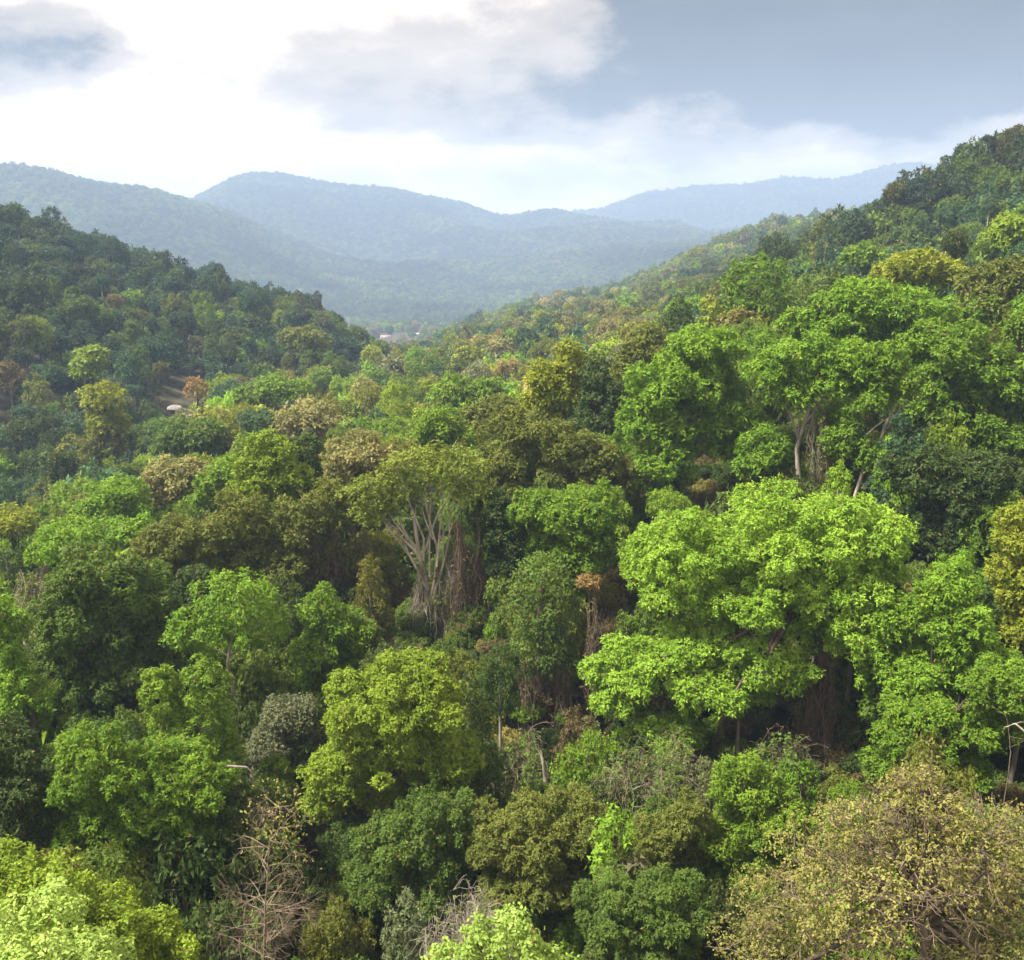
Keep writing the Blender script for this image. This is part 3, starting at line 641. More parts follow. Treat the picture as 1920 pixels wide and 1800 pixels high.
hero('bright green tree cut by the edge beside the shaded grove tree', 'bright edge grove tree', [(1915, 615, 36, 42)], 142, 'vivid')
# --- valley and left hillside landmarks
hero('tall yellow tree at the foot of the left hillside', 'tall yellow hillside tree', [(195, 750, 42, 38), (205, 800, 38, 34)], 262, 'gold', trans=.42)
hero('small orange tree at the edge of the grassy clearing', 'orange clearing tree', [(370, 728, 18, 20)], 300, 'orange', lobed=False)
hero('bright green flat tree in front of the grassy clearing', 'bright clearing tree', [(515, 732, 55, 24), (470, 745, 30, 20)], 268, 'vivid')
hero('dense green tree below the white tent roof', 'dense tree below the tent roof', [(370, 815, 60, 32), (330, 835, 36, 28), (410, 840, 40, 28)], 212, 'mid')
hero('yellow-green tree with drooping sides left of the orange clearing tree', 'drooping hillside tree', [(175, 672, 26, 20), (160, 690, 24, 18)], 330, 'ygreen')
hero('golden round tree in the valley mouth', 'golden valley tree', [(875, 672, 30, 18)], 400, 'gold')
hero('pale dry tree at the valley mouth beside the golden valley tree', 'pale valley tree', [(940, 660, 30, 22)], 420, 'cream')
hero('grey-green wide tree on the far side of the clearing', 'grey-green wide tree', [(578, 640, 48, 30)], 400, 'olive')

# ------------------------------------------------------------------ bare trees, dry vines
def branch(tb, p, d, length, rad, depth, rng, droop=0.0, spread=.8):
    n = 6; P = [np.asarray(p, float)]; dd = unit(np.asarray(d, float))
    for i in range(n):
        dd = unit(dd + rng.normal(0, .13, 3) + np.array([0, 0, -droop])); P.append(P[-1] + dd * length / n)
    P = np.array(P); tb.add(P, np.linspace(rad, max(rad * .4, .008), n + 1), 5 if rad > .03 else 3)
    if depth > 0:
        for k in range(rng.integers(3, 6)):
            i = rng.integers(2, n + 1); a = unit(rng.normal(0, 1, 3)); a = unit(a - dd * a.dot(dd))
            branch(tb, P[i], unit(dd * .7 + a * spread), length * rng.uniform(.4, .65), max(rad * .42, .008), depth - 1, rng, droop, spread)
def bare_tree(label, short, px, r, rad, nl, bark, leaves=None):
    rng = np.random.default_rng(hash_str(label))
    pts = np.array([at(x, y, r) for x, y in px]); O = pts[0].copy(); O[2] = min(O[2], float(ground_z(O[0], O[1])))
    root = bpy.data.objects.new('bare_tree', None); col.objects.link(root); root.location = O; tag(root, label, 'tree'); root['short'] = short
    P = pts - O; 
    if P[0][2] > .3: P = np.concatenate([[[0, 0, -.5]], P])
    tt = np.linspace(0, len(P) - 1, 24); P = np.stack([np.interp(tt, range(len(P)), P[:, k]) for k in range(3)], -1)
    P[:, :2] += np.cumsum(rng.normal(0, .03, (24, 2)), 0)
    tb = Tubes(); tb.add(P, np.linspace(rad, rad * .18, 24), 7); link('trunk', tb.mesh('trunk', BARK[bark]), root)
    H = np.linalg.norm(P[-1] - P[0])
    vis = np.where(P[:, 2] > P[-1, 2] - (pts[-1] - pts[0])[2] - 1.0)[0]
    for k in range(nl):
        i = int(rng.choice(vis[1:])); f = (i - vis[0]) / max(1, (len(P) - vis[0])); th = k * 2.4 + rng.uniform(-.4, .4)
        tb = Tubes(); branch(tb, P[i], (math.cos(th), math.sin(th), .45), (1 - f * .6) * rng.uniform(.75, 1.1) * 3.1 * r / 52, rad * .38, 2, rng, .03)
        link('limb', tb.mesh('limb', BARK[bark]), root)
    if leaves:
        n, pal, lo = leaves
        q = P[-1] * 1.0 + rng.normal(0, 1, (n, 3)) * np.array([1.0, 1.0, 1.5]) - np.array([0, 0, 1.2])
        V, m = leaves_at(q, unit(rng.normal(0, 1, (n, 3)) + np.array([0, 0, .5])), .16, rng, 3)
        link('crown', leaf_mesh('crown', V, rng.random(m), leafmat(*PAL[pal])), root)
    HEROES.append((px[-1][0], (px[0][1] + px[-1][1]) / 2, 70, abs(px[0][1] - px[-1][1]) / 2, r))
    return root
bare_tree('leafless brown tree with a straight trunk and drooping twigs, low in a dark gap', 'leafless brown tree',
          [(490, 1815), (493, 1700), (500, 1600), (512, 1510)], 52, .11, 44, 'vine', (260, 'tan', 0))
bare_tree('dead thin-twigged tree in front of the deep green tree at the edge', 'dead thin-twigged tree',
          [(1895, 1410), (1892, 1370), (1885, 1340), (1895, 1315)], 70, .04, 4, 'vine')
bare_tree('thin leafless sapling with pale twigs below the two-lobed green tree', 'thin leafless sapling',
          [(262, 1690), (275, 1640), (282, 1600)], 60, .06, 6, 'greyvine')
bare_tree('yellowish leafless sapling in the dry thicket under the great bright tree', 'yellowish leafless sapling',
          [(1180, 1530), (1185, 1490), (1175, 1450)], 66, .05, 7, 'greyvine')

def tangle(name, label, x, y, rx, ry, r, n, bark, cat='vines', short=None, green=0):
    rng = np.random.default_rng(hash_str(label))
    c = at(x, y, r); s = project(c)[2] / F; gz = float(ground_z(c[0], c[1]))
    a, b = rx * s, ry * s
    root = bpy.data.objects.new(name, None); col.objects.link(root); root.location = (c[0], c[1], c[2] - b); tag(root, label, cat); root['short'] = short or label
    tb = Tubes()
    for k in range(n):
        th, ph = rng.uniform(0, 6.28), rng.uniform(0, 1) ** .7
        bump = .75 + .3 * math.sin(3 * th + x) + .25 * math.sin(5 * th + 2 * y)
        d = np.array([math.cos(th) * a * ph * bump, math.sin(th) * a * ph * .8 * bump, 2 * b * math.sqrt(max(0, 1 - ph * ph)) * rng.uniform(.3, 1.0) * bump])
        e = d + rng.normal(0, .22, 3) * np.array([a, a, 1.6 * b]) + np.array([0, 0, -.35 * b])
        tb.add(wiggle(d, e, 7, .12, rng, .12), np.full(7, rng.uniform(.006, .017) * r / 50), 3)
    vo = link('dry_stems', tb.mesh('dry_stems', BARK[bark]), root); vo['kind'] = 'stuff'
    if green:
        q = unit(rng.normal(0, 1, (green, 3)) + np.array([0, 0, .5])) * np.array([a, a * .8, 1.9 * b]); q[:, 2] = np.abs(q[:, 2])
        q *= rng.uniform(.45, 1.0, (green, 1)) * (.8 + .35 * np.sin(3 * np.arctan2(q[:, 1:2], q[:, 0:1]) + x))
        V, m = leaves_at(q, unit(q + .3 * rng.normal(0, 1, q.shape)), .0032 * r, rng, 4, tri=True)
        link('leaves', leaf_mesh('leaves', V, rng.random(m), leafmat(*PAL['mid'])), root)['kind'] = 'stuff'
    # stems that carry it down to the ground
    tb = Tubes()
    for k in range(10):
        p = rng.normal(0, .35, 3) * np.array([a, a, 0]); tb.add(wiggle((p[0] * .6, p[1] * .6, min(-.3, gz - (c[2] - b))), (p[0], p[1], b), 7, .05, rng), np.full(7, .04), 4)
    link('stem', tb.mesh('stem', BARK[bark]), root)
    HEROES.append((x, y, rx, ry, r))
tangle('vine_mound', 'grey-brown mound of dry tangled vines behind the lime young treetop', 890, 1740, 85, 75, 44, 1500, 'greyvine', short='grey vine mound', green=700)
tangle('vine_mound', 'overgrown dry vine thicket on the slope under the great bright tree boughs', 1230, 1450, 110, 60, 68, 900, 'vine', short='dry vine thicket', green=2600)
tangle('vine_mound', 'brown vine curtain spreading at the foot of the vine tower', 985, 1430, 75, 60, 76, 900, 'vine', short='brown vine curtain', green=1800)
tangle('vine_mound', 'leaf-covered vine tangle between the great trunk and the fresh green slope tree', 1470, 1430, 70, 55, 70, 700, 'vine', short='leafy vine tangle', green=1800)
tangle('vine_mound', 'brown dry bramble patch around the leafless brown tree', 470, 1740, 85, 70, 55, 900, 'vine', short='brown bramble patch', green=1200)
tangle('vine_mound', 'dry vine tangle hanging behind the yellow-shoot tree', 560, 1250, 60, 50, 94, 600, 'vine', short='hanging dry tangle', green=1400)

def stub(label, px, r, rad):
    p = np.array([at(x, y, r) for x, y in px]); O = p[0].copy(); rng = np.random.default_rng(hash_str(label))
    tt = np.linspace(0, len(p) - 1, 14); q = np.stack([np.interp(tt, range(len(p)), p[:, k]) for k in range(3)], -1) - O + np.cumsum(rng.normal(0, .015, (14, 3)), 0)
    tb = Tubes(); tb.add(q, np.linspace(rad * .8, rad * .25, 14), 6); tb.add(wiggle(q[7], q[7] + rng.normal(0, .5, 3), 5, .08, rng), np.linspace(rad * .4, .01, 5), 4)
    o = link('dead_branch', tb.mesh('dead_branch', BARK['grey']), None, O); tag(o, label, 'branch')
stub('short pale dead branch poking out beside the two-lobed green tree', [(425, 1437), (462, 1438), (472, 1450), (476, 1468)], 58.5, .10)
stub('pale dead branch over the dark gap at the edge', [(1925, 1375), (1900, 1355), (1880, 1362)], 63, .09)
stub('splintered broken stump standing in the brown vine curtain', [(1022, 1465), (1018, 1430), (1014, 1408)], 70, .22)
N_HERO = sum(1 for o in col.objects if o.parent is None and o.get('category') == 'tree')

# ------------------------------------------------------------------ buildings: far roofs and a tent
def flat_mat(name, c, rough=.7):
    return noise_material(name, tuple(v * .85 for v in c), c, 1.5, rough)
M_WHITE, M_TIN, M_WALL, M_PINK, M_GLASS = flat_mat('white_canvas', (.70, .69, .68)), flat_mat('white_tin', (.50, .51, .52), .5), flat_mat('pale_wall', (.55, .5, .45)), flat_mat('rust_roof', (.36, .2, .15)), flat_mat('dark_glass', (.03, .035, .04), .2)
def boxmesh(tb, lo, hi):
    x0, y0, z0 = lo; x1, y1, z1 = hi
    v = np.array([[x0, y0, z0], [x1, y0, z0], [x1, y1, z0], [x0, y1, z0], [x0, y0, z1], [x1, y0, z1], [x1, y1, z1], [x0, y1, z1]])
    q = np.array([[0, 3, 2, 1], [4, 5, 6, 7], [0, 1, 5, 4], [1, 2, 6, 5], [2, 3, 7, 6], [3, 0, 4, 7]])
    tb.V.append(v); tb.Q.append(q + tb.n); tb.n += 8
def flatmesh(tb, name, mat): return mesh_from(name, np.concatenate(tb.V), np.concatenate(tb.Q), None, (mat,))
def house(label, x, y, r, w, d, h, rise, rot, roofm, wallm):
    p = at(x, y, r)
    root = bpy.data.objects.new('house', None); col.objects.link(root); root.location = (p[0], p[1], float(ground_z(p[0], p[1]))); root.rotation_euler = (0, 0, rot)
    tag(root, label, 'house', 'houses at the valley mouth')
    gz = float(ground_z(p[0], p[1])) - root.location[2]
    tb = Tubes(); boxmesh(tb, (-w / 2, -d / 2, min(-.3, gz)), (w / 2, d / 2, h)); link('wall', flatmesh(tb, 'wall', wallm), root)
    tb = Tubes(); e = .5
    for s in (-1, 1):
        v = np.array([[-w / 2 - e, s * (d / 2 + e), h - .1], [w / 2 + e, s * (d / 2 + e), h - .1], [w / 2 + e, 0, h + rise], [-w / 2 - e, 0, h + rise]])
        v2 = v + np.array([0, 0, .18]); 
        q = np.array([[0, 1, 2, 3], [4, 7, 6, 5], [0, 4, 5, 1], [1, 5, 6, 2], [2, 6, 7, 3], [3, 7, 4, 0]])
        tb.V.append(np.concatenate([v, v2])); tb.Q.append(q + tb.n); tb.n += 8
    link('roof', flatmesh(tb, 'roof', roofm), root)
    for k in range(3):
        tb = Tubes(); cx = -w / 3 + k * w / 3; boxmesh(tb, (cx - .6, -d / 2 - .05, h * .35), (cx + .6, -d / 2 + .05, h * .8)); link('window' if k != 1 else 'door', flatmesh(tb, 'window', M_GLASS), root)
house('long white-roofed house at the valley mouth, nearest the right slope', 783, 612, 1660, 20, 9, 3.5, 1.8, R(-18), M_TIN, M_WALL)
house('small white-roofed house below the long white roof', 757, 630, 1560, 10, 7, 3, 1.6, R(10), M_TIN, M_WALL)
house('rust-roofed house at the valley mouth beside the left slope', 722, 624, 1650, 16, 9, 3.2, 1.8, R(12), M_PINK, M_WALL)

def on_ground(x, y, r0, r1):
    rs = np.linspace(r0, r1, 120); best = min(rs, key=lambda r: abs(project((lambda q: (q[0], q[1], float(ground_z(q[0], q[1]))))(at(x, y, r)))[1] - y))
    q = at(x, y, best); return np.array([q[0], q[1], float(ground_z(q[0], q[1]))])
def tent():
    p = on_ground(328, 772, 310, 385); w, d, h = 2.8, 2.2, 1.5
    root = bpy.data.objects.new('tent', None); col.objects.link(root); root.location = (p[0], p[1], p[2] - .2)
    tag(root, 'white domed tent roof among trees at the foot of the left hillside', 'tent')
    n, m = 20, 8; V = []; 
    for j in range(m + 1):
        ph = j / m * math.pi / 2
        for i in range(n):
            th = i * 2 * math.pi / n; sc2 = 1 + .035 * math.cos(th * 10) * math.cos(ph)
            V.append((math.cos(th) * w * math.cos(ph) * sc2 * .99 + .001, math.sin(th) * d * math.cos(ph) * sc2, 1.2 + h * math.sin(ph)))
    Q = [(j * n + i, j * n + (i + 1) % n, (j + 1) * n + (i + 1) % n, (j + 1) * n + i) for j in range(m) for i in range(n)]
    link('canopy', mesh_from('canopy', np.array(V), np.array(Q), None, (M_WHITE,), True), root)
    gz = float(ground_z(p[0], p[1])) - root.location[2]
    for k in range(6):
        th = k * math.pi / 3; tb = Tubes(); c, s = math.cos(th) * w * .92, math.sin(th) * d * .92
        tb.add([(c, s, min(gz, -.2)), (c, s, .6), (c, s, 1.35)], .05, 6); link('pole', tb.mesh('pole', M_TIN), root)
tent()
def shed():
    p = on_ground(281, 885, 240, 320); root = bpy.data.objects.new('shed', None); col.objects.link(root); root.location = (p[0], p[1], p[2]); root.rotation_euler = (0, 0, R(25))
    tag(root, 'pale low shed half hidden in the dark gully below the dense tree', 'shed')
    gz = float(ground_z(p[0], p[1])) - root.location[2]
    tb = Tubes(); boxmesh(tb, (-2.4, -1.6, min(gz, -.2)), (2.4, 1.6, 2.2)); link('wall', flatmesh(tb, 'wall', M_WALL), root)
    tb = Tubes(); boxmesh(tb, (-2.8, -2.0, 2.203), (2.8, 2.0, 2.36)); link('roof', flatmesh(tb, 'roof', M_TIN), root)
    tb = Tubes(); boxmesh(tb, (-.5, -1.64, .1), (.5, -1.58, 1.9)); link('door', flatmesh(tb, 'door', M_GLASS), root)
shed()

# ------------------------------------------------------------------ forest: scatter, individuals, the rest as one mass per slope
def unit_crown(seed, leaf, cover, shape):
    rng = np.random.default_rng(seed)
    if shape == 'dome':  B = [((0, 0, 0), (1, 1, .72))]
    elif shape == 'tall': B = [((0, 0, .25), (.72, .72, .75)), ((.12, .1, -.45), (.75, .75, .55))]
    elif shape == 'cluster':
        B = [((rng.uniform(-.45, .45), rng.uniform(-.45, .45), rng.uniform(-.35, .35)), rng.uniform(.42, .62) * np.array([1, 1, .85])) for _ in range(6)]
    elif shape == 'pine': B = [((0, 0, .5), (.42, .42, .5)), ((.08, 0, 0), (.62, .62, .4)), ((-.05, .06, -.4), (.8, .8, .4))]
    else: B = [((0, 0, 0), (1, 1, .45)), ((.35, .2, .25), (.5, .5, .35))]
    return crown_cloud(B, leaf, cover, rng, .34, shape in ('dome', 'flat') and leaf < .2, .45, .2)
SHAPES = ['dome', 'cluster', 'tall', 'cluster', 'dome', 'flat', 'pine', 'cluster']
def protos(leaf, cover, mat, tag_, shapes=SHAPES):
    out = []
    for k, sh in enumerate(shapes):
        V, t, _ = unit_crown(500 + k * 7 + int(leaf * 1000), leaf, cover, sh)
        if tag_ == 'hill':      # these carry their trunk in the same mesh
            me = Tubes(); me.add(wiggle((0, 0, -2.6), (0, 0, 0), 6, .02, np.random.default_rng(k)), np.linspace(.075, .04, 6), 5)
            q = np.concatenate(me.Q); tv = np.concatenate(me.V); f = np.concatenate([q[:, [0, 1, 2]], q[:, [0, 2, 3]]]) + len(V)
            fl = np.arange(len(V), dtype=np.int32).reshape(-1, 3)
            mm = mesh_from('hill_crown', np.concatenate([V, tv]), np.concatenate([fl, f]), np.concatenate([t, np.zeros(len(f))]), (mat, BARK['grey']))
            mi = np.zeros(len(fl) + len(f), np.int32); mi[len(fl):] = 1; mm.polygons.foreach_set('material_index', mi); out.append(mm)
        else: out.append(leaf_mesh('%s_crown' % tag_, V, t, mat))
        TRIS[0] += len(V) // 3
    return out
P_NEAR = protos(.055, 1.7, M_OBJ, 'near')
P_MID = protos(.10, 1.9, M_OBJ, 'valley')
P_HILL = protos(.15, 2.0, M_INS, 'hill')
P_BUSH = protos(.075, 1.8, M_INS, 'bush', ['cluster', 'dome', 'cluster', 'flat']) * 2
P_FAR = protos(.30, 2.0, M_INS, 'mountain')
def unit_trunk(seed, bark):
    rng = np.random.default_rng(seed); tb = Tubes()
    tb.add(wiggle((0, 0, -1.05), (0, 0, .1), 8, .02, rng), np.linspace(.045, .02, 8), 6)
    return tb.mesh('trunk', BARK[bark])
T_UNIT = [unit_trunk(k, b) for k, b in enumerate(['dark', 'grey', 'grey', 'dark'])]
rng = np.random.default_rng(77)

COL = {k: np.array(v[0]) * .5 + np.array(v[1]) * .5 for k, v in PAL.items()}
CNAME = {'dark': 'dark green', 'blue': 'blue-green', 'mid': 'mid-green', 'green': 'green', 'vivid': 'vivid green', 'bright': 'light green', 'ygreen': 'yellow-green', 'olive': 'olive',
         'gold': 'golden', 'cream': 'cream', 'tan': 'tan', 'orange': 'rusty', 'brown': 'brownish', 'dusty': 'grey-green', 'lime': 'lime', 'pale': 'pale'}
def pick(ws):
    ks = list(ws); w = np.array([ws[k] for k in ks], float); return ks[rng.choice(len(ks), p=w / w.sum())]
def zone_colour(x, y, r):
    if r < 95: return pick({'dark': 4, 'mid': 4, 'olive': 1.2, 'green': 1.5, 'dusty': .6, 'brown': .3})
    if r < 200:
        if x > 1100: return pick({'mid': 3, 'green': 3, 'olive': 1, 'dark': 2, 'bright': 1})
        return pick({'mid': 2.5, 'green': 1.5, 'olive': 2, 'dark': 1.5, 'bright': 1.2, 'cream': .3, 'ygreen': .6})
    if r < 1000 and x < 700 and (r > 365 or x < 330):  # left hillside: dark and blue mix, its shade partly put into leaf colour
        if y < 560: return pick({'dark': 3, 'blue': 5, 'mid': 1.5, 'brown': .1})
        return pick({'dark': 2, 'blue': 3.5, 'mid': 3, 'olive': 1.4, 'green': .9, 'ygreen': .6, 'brown': .2, 'dusty': .5})
    if r < 375 and x < 1250: return pick({'olive': 2.5, 'mid': 2, 'dusty': 2.2, 'bright': 1.6, 'ygreen': 1.3, 'cream': .7, 'gold': .8, 'blue': 1.0, 'tan': .4})
    if r < 470 and x > 1250: return pick({'dark': 2.2, 'blue': 3.0, 'mid': 3, 'olive': .8, 'green': .7, 'vivid': .15})  # near right hill: dark and blue weighted up to paint its shaded face
    if r < 1900:
        if r > 850: return pick({'olive': 2, 'mid': 2.5, 'dusty': 3, 'ygreen': 1.0, 'cream': .5, 'blue': 2, 'bright': .5})  # far ridge: greyer mix, some of its haze painted into the leaves
        return pick({'olive': 2.6, 'mid': 2, 'dusty': 1.6, 'ygreen': 1.5, 'cream': .6, 'tan': .4, 'orange': .12, 'blue': 1.8, 'gold': .8, 'bright': .8})
    return pick({'mid': 3, 'blue': 3, 'olive': 1.6, 'dusty': 1, 'dark': 1})

GW, GH, GS = 480, 450, 4.0
yy, xx = np.mgrid[0:GH, 0:GW]; xx = xx * GS + 2; yy = yy * GS + 2
hero_depth = np.zeros((GH, GW))
for hx, hy, rx, ry, r in HEROES:
    m = ((xx - hx) / (rx * .92)) ** 2 + ((yy - hy) / (ry * .92)) ** 2 < 1
    hero_depth[m] = np.where(hero_depth[m] == 0, r, np.minimum(hero_depth[m], r))
def disc(px, py, rx, ry):
    i0, i1 = max(0, int((py - ry) / GS)), min(GH, int((py + ry) / GS) + 1); j0, j1 = max(0, int((px - rx) / GS)), min(GW, int((px + rx) / GS) + 1)
    if i1 <= i0 or j1 <= j0: return None
    sl = (slice(i0, i1), slice(j0, j1)); m = ((xx[sl] - px) / rx) ** 2 + ((yy[sl] - py) / ry) ** 2 < 1
    return (sl, m) if m.any() else None
# poisson-like scatter in rings
cand = []
for (r0, r1, sp, dmin, dmax, half) in [(34, 95, 5.2, 2.4, 4.2, 36), (95, 210, 7.0, 3.4, 5.2, 35), (210, 480, 7.4, 4.2, 7.6, 34), (480, 850, 8.4, 4.4, 7.2, 33), (850, 1900, 12.5, 6.5, 10.5, 32)]:
    area = (r1 * r1 - r0 * r0) * R(half); n = int(area / (sp * sp) * 2.2)
    rr = np.sqrt(rng.uniform(r0 * r0, r1 * r1, n)); aa = rng.uniform(-R(half), R(half), n)
    X, Y = rr * np.sin(aa), rr * np.cos(aa); cell = {}; s2 = sp * .92
    for x, y, r in zip(X, Y, rr):
        ci, cj = int(x // s2), int(y // s2); ok = True
        for a in (-1, 0, 1):
            for b in (-1, 0, 1):
                for (u, v) in cell.get((ci + a, cj + b), ()):
                    if (u - x) ** 2 + (v - y) ** 2 < s2 * s2: ok = False; break
                if not ok: break
            if not ok: break
        if not ok: continue
        cell.setdefault((ci, cj), []).append((x, y)); cand.append((x, y, r, rng.uniform(dmin, dmax) * (1.35 if rng.random() < .12 else rng.choice([.75, 1.0]))))
C = np.array(cand); GZc = ground_z(C[:, 0], C[:, 1])
TREES = []
for (x, y, r, R0), gz in zip(cand, GZc):
    H = float(tree_height(r)) * (rng.uniform(.78, 1.12) if r < 200 else rng.choice([rng.uniform(.75, 1.1), rng.uniform(1.0, 1.45)], p=[.75, .25]))
    if r < 130: H *= .80
    px0, py0, _ = project((x, y, gz))
    if 340 < px0 < 500 and 314 < r < 382 and rng.random() < .72: continue          # grassy clearing
    if 690 < px0 < 800 and 1430 < r < 1760 and rng.random() < .8: continue                                # village
    if abs(px0 - 328) < 24 and 300 < r < 384: continue
    if abs(px0 - 281) < 18 and 225 < r < 312: continue
    keep = False
    for sc_ in (1.0, .78, .58):
        hh = H * sc_; rr_ = R0 * (.6 + .4 * sc_); cz = gz + hh - rr_ * .75
        px, py, dep = project((x, y, cz)); pr = rr_ * F / dep
        d = disc(px, py, pr, pr * .85)
        if d is None: keep = True; break
        hd = hero_depth[d[0]][d[1]]
        bad = ((hd > r + 1.0)).mean()
        if bad < .16: keep = True; break
    if keep: TREES.append([x, y, gz, r, rr_, hh, px, py, pr])
# which ones show, and how much
order = sorted(range(len(TREES)), key=lambda i: TREES[i][3])
filled = np.zeros((GH, GW), bool); shown = np.zeros(len(TREES))
hs = hero_depth.copy(); hs[hs == 0] = 1e9
for i in order:
    t = TREES[i]; d = disc(t[6], t[7], t[8], t[8] * .85)
    if d is None: continue
    vis = d[1] & ~filled[d[0]] & (hs[d[0]] > t[3]); shown[i] = vis.sum()
    filled[d[0]] |= d[1]
NIND = 296 - N_HERO
top = set(np.argsort(-shown)[:NIND].tolist())
MARKS = []
for o in col.objects:
    if o.parent is None and o.get('short'):
        cs = [c for c in o.children if c.name.startswith('crown')]
        q = np.array(o.location)
        if cs:
            me = cs[0].data; a = np.empty(len(me.vertices) * 3, np.float32); me.vertices.foreach_get('co', a); q = q + a.reshape(-1, 3)[::37].mean(0)
        mx, my, _ = project(q); MARKS.append((mx, my, math.hypot(q[0], q[1]), o['short']))
used = {}
def place_words(px, py, r, nth=0):
    best = sorted(MARKS, key=lambda m: ((m[0] - px) ** 2 + (1.2 * (m[1] - py)) ** 2) ** .5 + abs(math.log(m[2] / r)) * 60)[nth]
    dx = px - best[0]
    if abs(dx) > 25 and .94 < r / best[2] < 1.06: return ('just right of' if dx > 0 else 'just left of') + ' the ' + best[3]
    a = 'behind' if r > best[2] else 'in front of'
    return a + (' and right of' if dx > 25 else ' and left of' if dx < -25 else '') + ' the ' + best[3]
SIZES = [(70, 'broad'), (40, 'medium'), (22, 'small'), (0, 'tiny')]
SHN = {'dome': 'rounded', 'cluster': 'lumpy', 'tall': 'upright', 'flat': 'flat-topped', 'pine': 'pointed'}
far_pts = {'hill': [], 'mountain': []}
for i in order:
    x, y, gz, r, Rr, H, px, py, pr = TREES[i]
    ck = zone_colour(px, py, r); k = int(rng.integers(0, 8)); rz = rng.uniform(0, 6.28); jit = rng.uniform(.8, 1.25)
    if 375 < r < 430 and 340 < px < 640: k = 6 if rng.random() < .4 else k
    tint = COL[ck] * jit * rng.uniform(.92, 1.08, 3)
    if 365 < r < 850: tint = tint * (.62 if px > 1300 else .76 if px < 700 else .95)  # hillside shade painted in by darkening the leaf tint, by slope
    elif 850 < r: tint = tint * 1.15  # lighter tint paints extra haze onto the far slopes
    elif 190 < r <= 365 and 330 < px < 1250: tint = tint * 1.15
    sz = rng.uniform(1.1, 2.0) if r < 140 else rng.uniform(1.0, 1.6)
    if i in top:
        root = bpy.data.objects.new('forest_tree', None); col.objects.link(root); root.location = (x, y, gz); root.rotation_euler = (0, 0, rz)
        size = next(n for v, n in SIZES if pr >= v)
        for nth in range(8):
            lab = ' '.join(('%s %s %s tree %s' % (size, SHN[SHAPES[k]], CNAME[ck], place_words(px, py, r, nth))).split()[:16])
            if lab not in used: break
        used[lab] = 1
        tag(root, lab, 'tree', 'smaller trees filling the forest')
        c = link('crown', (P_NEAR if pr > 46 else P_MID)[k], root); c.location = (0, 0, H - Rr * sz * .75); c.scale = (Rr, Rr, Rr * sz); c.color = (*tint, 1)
        t = link('trunk', T_UNIT[k % 4], root); t.location = (0, 0, H - Rr * .75); th = H - Rr * .75; t.scale = (th * .35, th * .35, th)
    else:
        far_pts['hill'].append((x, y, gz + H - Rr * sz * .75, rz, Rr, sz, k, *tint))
# the far mountains
for (r0, r1, sp, R0) in [(1900, 2600, 14, 8.5), (2600, 3700, 16, 9), (3700, 5600, 22, 12), (6300, 7700, 32, 17)]:
    a0, a1 = -R(33), R(33)
    n = int((r1 * r1 - r0 * r0) * (a1 - a0) / 2 / (sp * sp) * 1.25)
    rr = np.sqrt(rng.uniform(r0 * r0, r1 * r1, n)); aa = rng.uniform(a0, a1, n); X, Y = rr * np.sin(aa), rr * np.cos(aa); Z = ground_z(X, Y)
    e1 = ground_z(X * .985, Y * .985); face = (Z - e1) / (rr * .015) > -.10          # slopes that turn away are hidden
    X, Y, Z, rr = X[face], Y[face], Z[face], rr[face]; n = len(X)
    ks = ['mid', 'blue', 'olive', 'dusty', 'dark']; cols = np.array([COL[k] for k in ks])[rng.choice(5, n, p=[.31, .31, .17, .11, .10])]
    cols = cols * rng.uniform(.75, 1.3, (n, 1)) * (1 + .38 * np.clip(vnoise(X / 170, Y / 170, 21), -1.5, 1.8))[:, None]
    s = R0 * rng.uniform(.7, 1.25, n)
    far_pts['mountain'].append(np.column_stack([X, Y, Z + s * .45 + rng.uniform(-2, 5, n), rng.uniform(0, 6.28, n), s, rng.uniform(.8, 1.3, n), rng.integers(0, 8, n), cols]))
far_pts['mountain'] = np.concatenate(far_pts['mountain'])

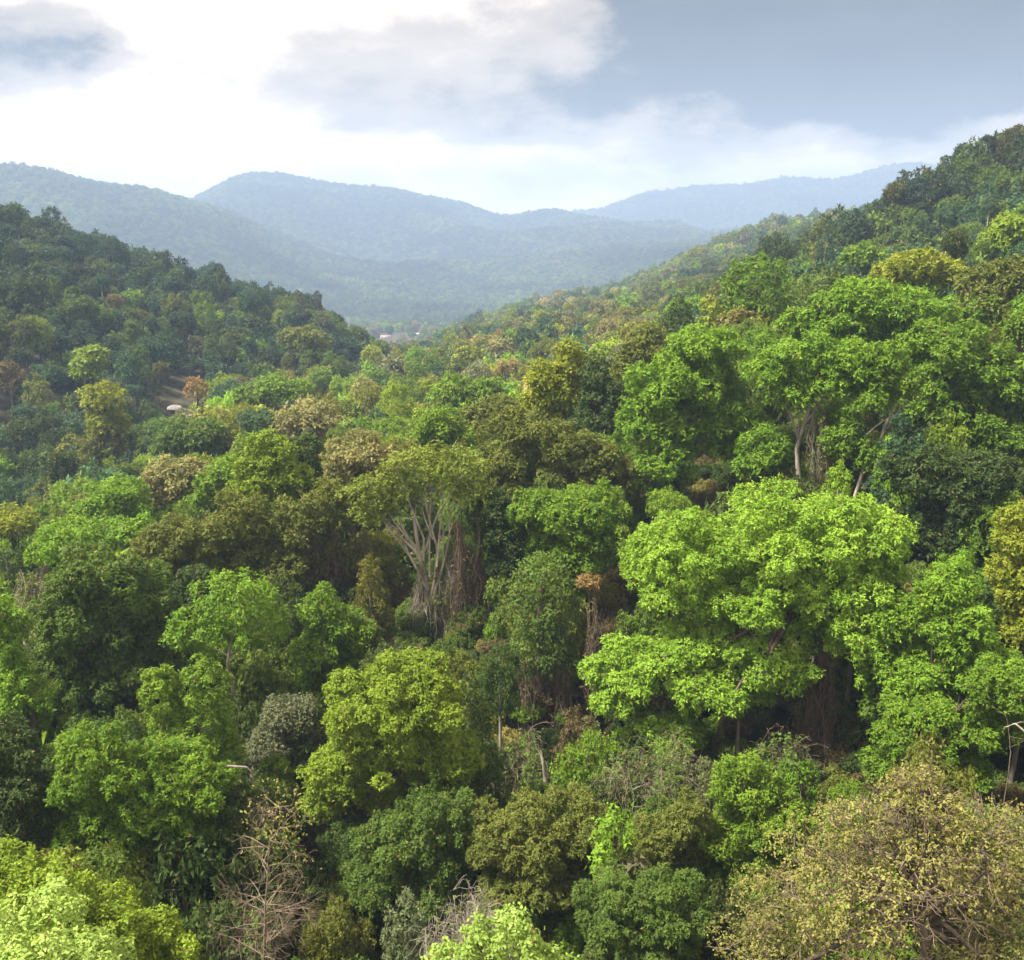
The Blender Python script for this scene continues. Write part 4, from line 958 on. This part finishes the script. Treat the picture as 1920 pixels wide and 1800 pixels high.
def instancer(name, label, pts, meshes, cat):
    A = np.array(pts); me = bpy.data.meshes.new(name); me.vertices.add(len(A)); me.vertices.foreach_set('co', A[:, :3].astype(np.float32).ravel())
    def attr(n, t, key, v):
        a = me.attributes.new(n, t, 'POINT'); a.data.foreach_set(key, np.ascontiguousarray(v).ravel())
    attr('spin', 'FLOAT_VECTOR', 'vector', np.stack([A[:, 3] * 0, A[:, 3] * 0, A[:, 3]], -1).astype(np.float32))
    attr('size', 'FLOAT_VECTOR', 'vector', np.stack([A[:, 4], A[:, 4], A[:, 4] * A[:, 5]], -1).astype(np.float32))
    attr('pick', 'INT', 'value', A[:, 6].astype(np.int32))
    attr('tint', 'FLOAT_COLOR', 'color', np.concatenate([A[:, 7:10], np.ones((len(A), 1))], 1).astype(np.float32))
    cl = bpy.data.collections.new(name + '_kinds')
    for k, m in enumerate(meshes): cl.objects.link(bpy.data.objects.new('%s_kind_%d' % (name, k), m))
    ng = bpy.data.node_groups.new(name, 'GeometryNodeTree')
    ng.interface.new_socket('Geometry', in_out='INPUT', socket_type='NodeSocketGeometry'); ng.interface.new_socket('Geometry', in_out='OUTPUT', socket_type='NodeSocketGeometry')
    N = ng.nodes.new; L = ng.links
    gi, go = N('NodeGroupInput'), N('NodeGroupOutput')
    ci = N('GeometryNodeCollectionInfo'); ci.inputs['Collection'].default_value = cl; ci.inputs['Separate Children'].default_value = True; ci.inputs['Reset Children'].default_value = True
    ip = N('GeometryNodeInstanceOnPoints'); ip.inputs['Pick Instance'].default_value = True
    def named(n, t):
        a = N('GeometryNodeInputNamedAttribute'); a.data_type = t; a.inputs[0].default_value = n; return a.outputs['Attribute']
    L.new(gi.outputs[0], ip.inputs['Points']); L.new(ci.outputs[0], ip.inputs['Instance']); L.new(named('pick', 'INT'), ip.inputs['Instance Index'])
    L.new(named('spin', 'FLOAT_VECTOR'), ip.inputs['Rotation']); L.new(named('size', 'FLOAT_VECTOR'), ip.inputs['Scale'])
    L.new(ip.outputs[0], go.inputs[0])
    o = link(name, me); md = o.modifiers.new('forest', 'NODES'); md.node_group = ng
    tag(o, label, cat, kind='stuff')
    return o
instancer('forest', 'dense mixed forest covering the valley sides behind the nearer trees', far_pts['hill'], P_HILL, 'forest')
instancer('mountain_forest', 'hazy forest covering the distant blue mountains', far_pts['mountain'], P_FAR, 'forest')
# undergrowth on the near ground
ug = []
n = 5200; rr = np.sqrt(rng.uniform(28 ** 2, 175 ** 2, n)); aa = rng.uniform(-R(36), R(36), n); X, Y = rr * np.sin(aa), rr * np.cos(aa); Z = ground_z(X, Y)
for x, y, z, r in zip(X, Y, Z, rr):
    s = rng.uniform(.9, 2.4); ck = pick({'dark': 2.5, 'mid': 3, 'green': 1.2, 'olive': 1, 'brown': 2.6, 'tan': .7, 'dusty': .8})
    ug.append((x, y, z + s * .5 + rng.uniform(0, 3.0), rng.uniform(0, 6.28), s, rng.uniform(.8, 1.6), int(rng.integers(0, 8)), *(COL[ck] * rng.uniform(.8, 1.2))))
instancer('undergrowth', 'low dark undergrowth on the forest floor between the trees', ug, P_BUSH, 'undergrowth')

# ------------------------------------------------------------------ haze
def haze():
    tb = Tubes(); boxmesh(tb, (-9200, -9200, float(GZ.min()) - 1.5), (9200, 9200, max(float(GZ.max()) + 30, CAMZ + 20)))
    m = new_mat('valley_haze'); nt = m.node_tree
    v = nt.nodes.new('ShaderNodeVolumePrincipled'); v.inputs['Color'].default_value = (.35, .485, .745, 1); v.inputs['Density'].default_value = HAZE
    v.inputs['Anisotropy'].default_value = .1
    out = nt.nodes.new('ShaderNodeOutputMaterial'); nt.links.new(v.outputs[0], out.inputs['Volume'])
    o = link('haze', flatmesh(tb, 'haze', m)); tag(o, 'thin blue haze filling the valley air', 'haze', kind='stuff')
HAZE = 2.45e-4
haze()
print('TRIS', TRIS[0], 'heroes', N_HERO, 'scatter', len(TREES), 'ind', len(top), 'mountain', len(far_pts['mountain']))
for o in col.objects:
    if o.get('short') is not None: del o['short']
